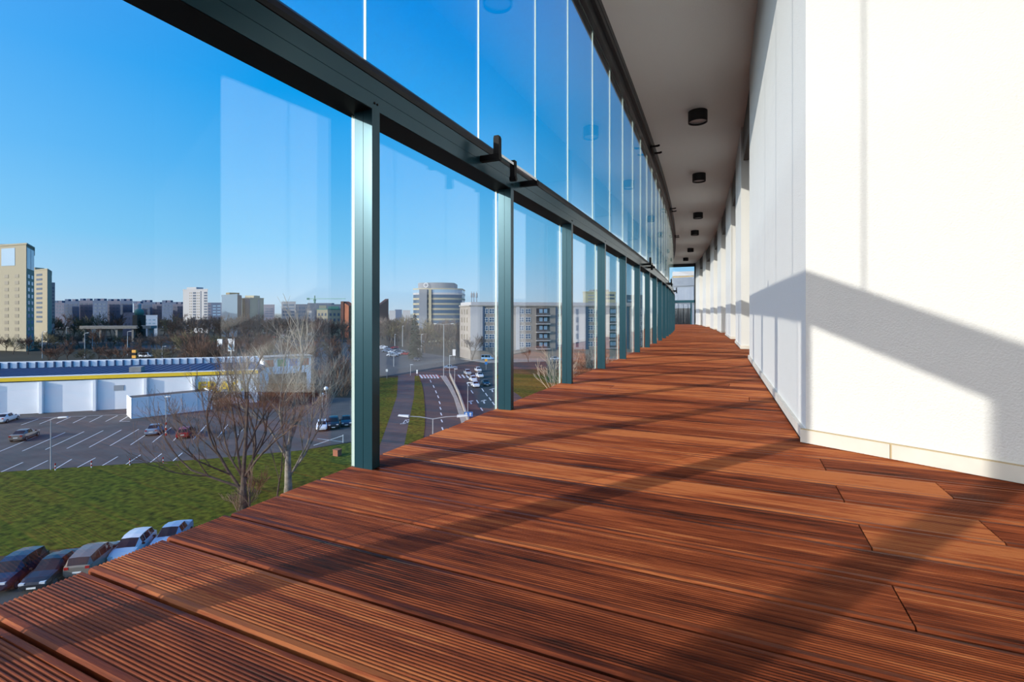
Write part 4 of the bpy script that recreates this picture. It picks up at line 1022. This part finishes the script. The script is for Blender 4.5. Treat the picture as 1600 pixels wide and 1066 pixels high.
# distant trees
def crown_mesh(seed, h, mats, name, dep=4, twig=.05):
    rnd = random.Random(seed); b = MB()
    grow(b, Vector((0, 0, -.3)), Vector((.02, .02, 1)), h*.34, h*.018, dep, rnd, spread=.55, up=.22, n0=5, kids=(3, 5), thin=.7, twig=twig, shrink=.72)
    return b.mesh(name, mats)
FT = [crown_mesh(31, 13, [M['bark'], M['far1']], 'bare_tree'), crown_mesh(32, 13, [M['bark'], M['far2']], 'bare_tree'), crown_mesh(33, 13, [M['bark'], M['far3']], 'bare_tree'),
      crown_mesh(34, 14, [M['bark'], M['far1']], 'bare_tree'), crown_mesh(35, 14, [M['bark'], M['far2']], 'bare_tree')]
def far_tree(k, px, D, top_py, label, group):
    o = bpy.data.objects.new('bare_tree', FT[k]); COL.objects.link(o)
    x, y = atD(px, D); o.location = (x, y, GZ); h = zat(top_py, D)-GZ
    zt = max(v.co.z for v in FT[k].vertices); s = h/zt; w = s*random.uniform(.95, 1.35)
    o.scale = (w, w, s); o.rotation_euler = (0, 0, random.random()*6.28); return tag(o, label, 'tree', group)
rnd = random.Random(17)
def belt(n, x0, x1, D0, D1, t0, t1, label, group, ks=(0, 1, 2, 3, 4)):
    for i in range(n):
        f = (i+rnd.random())/n; px = x0+(x1-x0)*f; D = D0+(D1-D0)*rnd.random()
        far_tree(rnd.choice(ks), px, D, t0+(t1-t0)*rnd.random(), label, group)
belt(30, -20, 290, 370, 470, 487, 498, 'bare brown tree in the far wooded belt below the horizon slabs on the left', 'far wooded belt on the left')
belt(22, 265, 420, 330, 390, 489, 500, 'bare russet tree in the wooded belt at the foot of the three tower blocks', 'wooded belt below the tower blocks', (0, 3, 1))
belt(30, 405, 545, 310, 420, 490, 500, 'bare dark tree in the wooded belt left of the brick church', 'wooded belt left of the brick church', (1, 4, 0))
belt(30, -20, 260, 225, 300, 512, 527, 'bare tree along the ring road behind the shop hall roof on the left', 'trees along the ring road')
belt(16, 250, 420, 190, 250, 513, 527, 'bare tree behind the shop hall roof near the billboards', 'trees near the billboards')
belt(24, 395, 562, 165, 230, 522, 540, 'bare tree behind the market stalls and the large bare trees', 'trees behind the market stalls')
belt(16, 62, 330, 165, 195, 533, 545, 'low russet tree directly behind the back parapet of the shop hall', 'low trees behind the parapet', (0, 3, 2))
belt(10, 296, 345, 150, 185, 521, 540, 'russet oak-like tree behind the parapet left of the billboards', 'russet trees left of the billboards', (0, 3))
belt(16, 592, 645, 300, 400, 490, 500, 'bare grey tree between the first post and the round office tower', 'grey trees left of the round office', (1, 2, 4))
belt(20, 655, 722, 235, 300, 494, 510, 'bare olive-grey tree in front of the round office tower', 'trees in front of the round office', (2, 1, 4))
for i, (px, D, t, w) in enumerate(((737.5, 196, 520, 'in front of the white bay of the long apartment house'), (826, 190, 540, 'right of the second post before the apartment house'), (360, 300, 489, 'in front of the blue-grey windowless tower'), (318, 260, 492, 'tall and pale below the white tower block'))):
    far_tree(1, px, D, t, 'single bare tree standing %s' % w, None)
# dark conifers
def conifer(px, D, top, w, label):
    rnd = random.Random(int(px)); x, y = atD(px, D); h = zat(top, D)-GZ
    r = thing('conifer', label, 'tree', (x, y, GZ)); t = MB(); t.tube([(0, 0, 0), (0, 0, h*.95)], [.3, .06], 8); t.build('trunk', M['bark'], r)
    b = MB()
    for k in range(420):
        f = rnd.random()**.8; z = h*(.06+.94*f); R = w*(1-f)**.7+.15; a = rnd.uniform(0, 2*PI)
        p = Vector((0, 0, z)); q = Vector((math.cos(a)*R, math.sin(a)*R, z-R*.35+rnd.uniform(-.2, .2)))
        s = Vector((-math.sin(a), math.cos(a), 0))*R*.30
        b.face([p, q-s, q+Vector((math.cos(a)*.3, math.sin(a)*.3, -.25)), q+s])
    b.build('needles', M['needle'], r)
conifer(648.5, 205, 489, 3.0, 'tall dark conifer in front of the left edge of the round office')
conifer(218, 330, 497, 2.6, 'dark conifer beneath the domed church tower')

# ------------------------------------------------------------------ lamp posts, bollards, signs
def lamp_post(px, yb, yt, label, arm=0.0, both=False, D=None, group=None, red=False, head=1.0):
    D = D or gD(yb); x, y = atD(px, D); h = zat(yt, D)-GZ
    r = thing('lamp_post', label, 'lamp post', (x, y, GZ), YAW, group)
    w = max(.07, .045*D/60)
    b = MB(); b.tube([(0, 0, 0), (0, 0, h*.45), (0, 0, h)], [w, w*.85, w*.6], 8); b.build('pole', M['pole'], r)
    for sg in ((1, -1) if both else (1,)):
        if arm:
            b = MB(); b.tube([(0, 0, h-.05), (sg*arm*.5, 0, h+.12), (sg*arm, 0, h+.18)], [w*.55, w*.5, w*.4], 6); b.build('arm', M['pole'], r)
        b = MB(); a = sg*arm; b.idx([(a-.1*sg, -.14, h+.1), (a+.75*sg*head, -.10, h+.2), (a+.75*sg*head, .10, h+.2), (a-.1*sg, .14, h+.1), (a-.1*sg, -.14, h+.26), (a+.7*sg*head, -.10, h+.30), (a+.7*sg*head, .10, h+.30), (a-.1*sg, .14, h+.26)],
            [(3,2,1,0),(4,5,6,7),(0,1,5,4),(1,2,6,5),(2,3,7,6),(3,0,4,7)]); b.build('lamp_head', M['lamphead'], r)
    if red:
        for k in range(3):
            b = MB(); b.cyl((0, 0), w*1.35, k*.8, k*.8+.4, 8); b.build('red_band', M['taill'], r)
            b = MB(); b.cyl((0, 0), w*1.3, k*.8+.4, k*.8+.8, 8); b.build('white_band', M['paint'], r)
lamp_post(79.5, 734, 655, 'grey lamp post with a slanted head at the lawn edge of the car park', arm=1.0, head=1.3)
lamp_post(259.5, 681, 622, 'lamp post with a red and white striped foot beside the silver-blue saloon', red=True)
lamp_post(676.5, 0, 654, 'double-armed lamp post rising beside the cycle path close below the deck', arm=2.0, both=True, D=39)
lamp_post(693.3, 589.5, 507, 'tall double lamp post in the middle of the junction', arm=2.2, both=True)
for px, yb, yt, w in ((731, 657, 600, 'behind the blue lane sign'), (710.5, 605, 578, 'at the crossing beside the concrete wall'), (702.5, 584, 557, 'left of the crossing wall'), (615.3, 573, 548, 'left of the junction among the parked cars'),
    (641.5, 587, 571, 'at the near corner of the junction'), (653.4, 549, 523, 'white, in front of the dark conifer'), (658.4, 557, 523.5, 'right of the dark conifer'), (629, 542, 510, 'behind the crowded lot, right one'), (617, 543, 523, 'behind the crowded lot, left one')):
    lamp_post(px, yb, yt, 'slim pole lamp %s' % w)
for px, yb, yt, w in ((66, 560, 519, 'first from the left'), (103.7, 536, 512, 'second from the left'), (132.5, 560, 521, 'third from the left'), (144.4, 545, 516, 'fourth from the left'), (199.4, 557, 518.5, 'fifth from the left'), (253.5, 560, 542, 'sixth from the left, short'),
    (290.5, 538, 509, 'seventh from the left'), (311, 547, 514, 'eighth from the left'), (407.6, 547, 530, 'ninth from the left')):
    lamp_post(px, yb, yt, 'street lamp behind the shop hall roof, %s in that row' % w, arm=1.0, group='street lamps behind the hall')
def globe(px, yb, yt, label):
    D = gD(yb); x, y = atD(px, D); h = zat(yt, D)-GZ; r = thing('globe_lamp', label, 'lamp post', (x, y, GZ))
    b = MB(); b.cyl((0, 0), .07, 0, h, 8); b.build('pole', M['pole'], r); b = MB(); b.ball((0, 0, h+.35), .42, nu=14, nv=9); b.build('globe', M['lamphead'], r, smooth=True)
globe(503.5, 640, 620, 'white globe lamp at the right end of the car park, nearer one'); globe(509.5, 632, 610, 'white globe lamp at the right end of the car park, farther one')
for i, (px, py, w) in enumerate(((86.5, 735, 'right of the grey lamp post'), (143, 731, 'second from the left along the lawn edge'), (203, 727, 'third from the left along the lawn edge'), (255, 725, 'rightmost along the lawn edge'))):
    x, y = G(px, py); r = thing('bollard', 'red and white striped bollard %s' % w, 'bollard', (x, y, GZ), 0, 'striped bollards')
    for k in range(4):
        b = MB(); b.cyl((0, 0), .06, k*.19, (k+1)*.19, 10); b.build('stripe', M['paint'] if k % 2 == 0 else M['taill'], r)
    b = MB(); b.ball((0, 0, .77), .065); b.build('cap', M['taill'], r)
def sign(px, yb, y0, y1, wpx, m, label, arrow=True):
    D = gD(yb); x, y = atD(px, D); z0, z1 = zat(y1, D)-GZ, zat(y0, D)-GZ; w = wpx*D/F_PX
    r = thing('road_sign', label, 'road sign', (x, y, GZ), YAW); b = MB(); b.cyl((0, 0), .05, 0, z1, 8); b.build('pole', M['pole'], r)
    b = MB(); b.box(-w/2, w/2, -.1, -.05, z0, z1); b.build('board', m, r)
    if arrow:
        b = MB(); h = z1-z0
        for q in (-.25, .22):
            b.box(q*w-.07, q*w+.07, -.12, -.1, z0+h*.15, z0+h*.6); b.face([(q*w-.22, -.12, z0+h*.55), (q*w+.22, -.12, z0+h*.55), (q*w, -.12, z0+h*.88)])
        b.build('arrow_symbol', M['paint'], r)
sign(732, 660, 643.5, 651, 13.5, M['blue'], 'blue lane sign with white arrows above the carriageway')
sign(759.5, 577, 561, 565, 4, M['orange'], 'small orange sign on a pole behind the queue of cars', False); sign(759.5, 578, 565.5, 569.5, 4, M['blue'], 'small blue arrow sign below the orange one behind the queue', False)
sign(604.5, 592, 577, 581, 3.2, M['paint'], 'small white traffic sign on the near corner left of the cycle path', False); sign(651.7, 587.5, 578, 584, 2.4, M['lamphead'], 'grey signal box on a pole at the crossing', False)
sign(709.5, 562, 546, 556, 4.5, M['paint'], 'white poster board on the pavement before the apartment house', False)
for (xa, xb, yb, w) in ((490, 536, 698, 'white folding barrier lying low at the exit of the car park'),):
    A, B = G(xa, yb), G(xb, yb-6); r = thing('gate_barrier', w, 'barrier', (A[0], A[1], GZ), math.atan2(B[1]-A[1], B[0]-A[0])); L = math.hypot(B[0]-A[0], B[1]-A[1])
    b = MB(); b.bar((0, 0, .15), (L, 0, 1.0), .08, .08); b.build('arm', M['paint'], r); b = MB(); b.bar((.5, .1, 1.0), (L, .1, .1), .08, .08); b.build('brace', M['paint'], r); b = MB(); b.box(L-.06, L+.06, -.06, .06, 0, 1.1); b.build('upright', M['paint'], r)
x, y = G(527, 712); b = MB(); b.box(-.4, .4, -.35, .35, 0, .75); b.box(-.45, .45, -.4, .4, .75, .82); o = b.build('brick_plinth', M['brick']); o.location = (x, y, GZ); tag(o, 'small brick plinth beside the white barrier', 'plinth')
A = G(210, 566); r = thing('striped_pillar', 'orange and black striped pillar behind the hall parapet', 'pillar', (*atD(210, 175), GZ), YAW)
for k in range(6):
    b = MB(); h = (zat(547, 175)-GZ)/6; b.box(-.7, .7, -.3, .3, k*h, (k+1)*h); b.build('stripe', M['orange'] if k % 2 else M['black'], r)
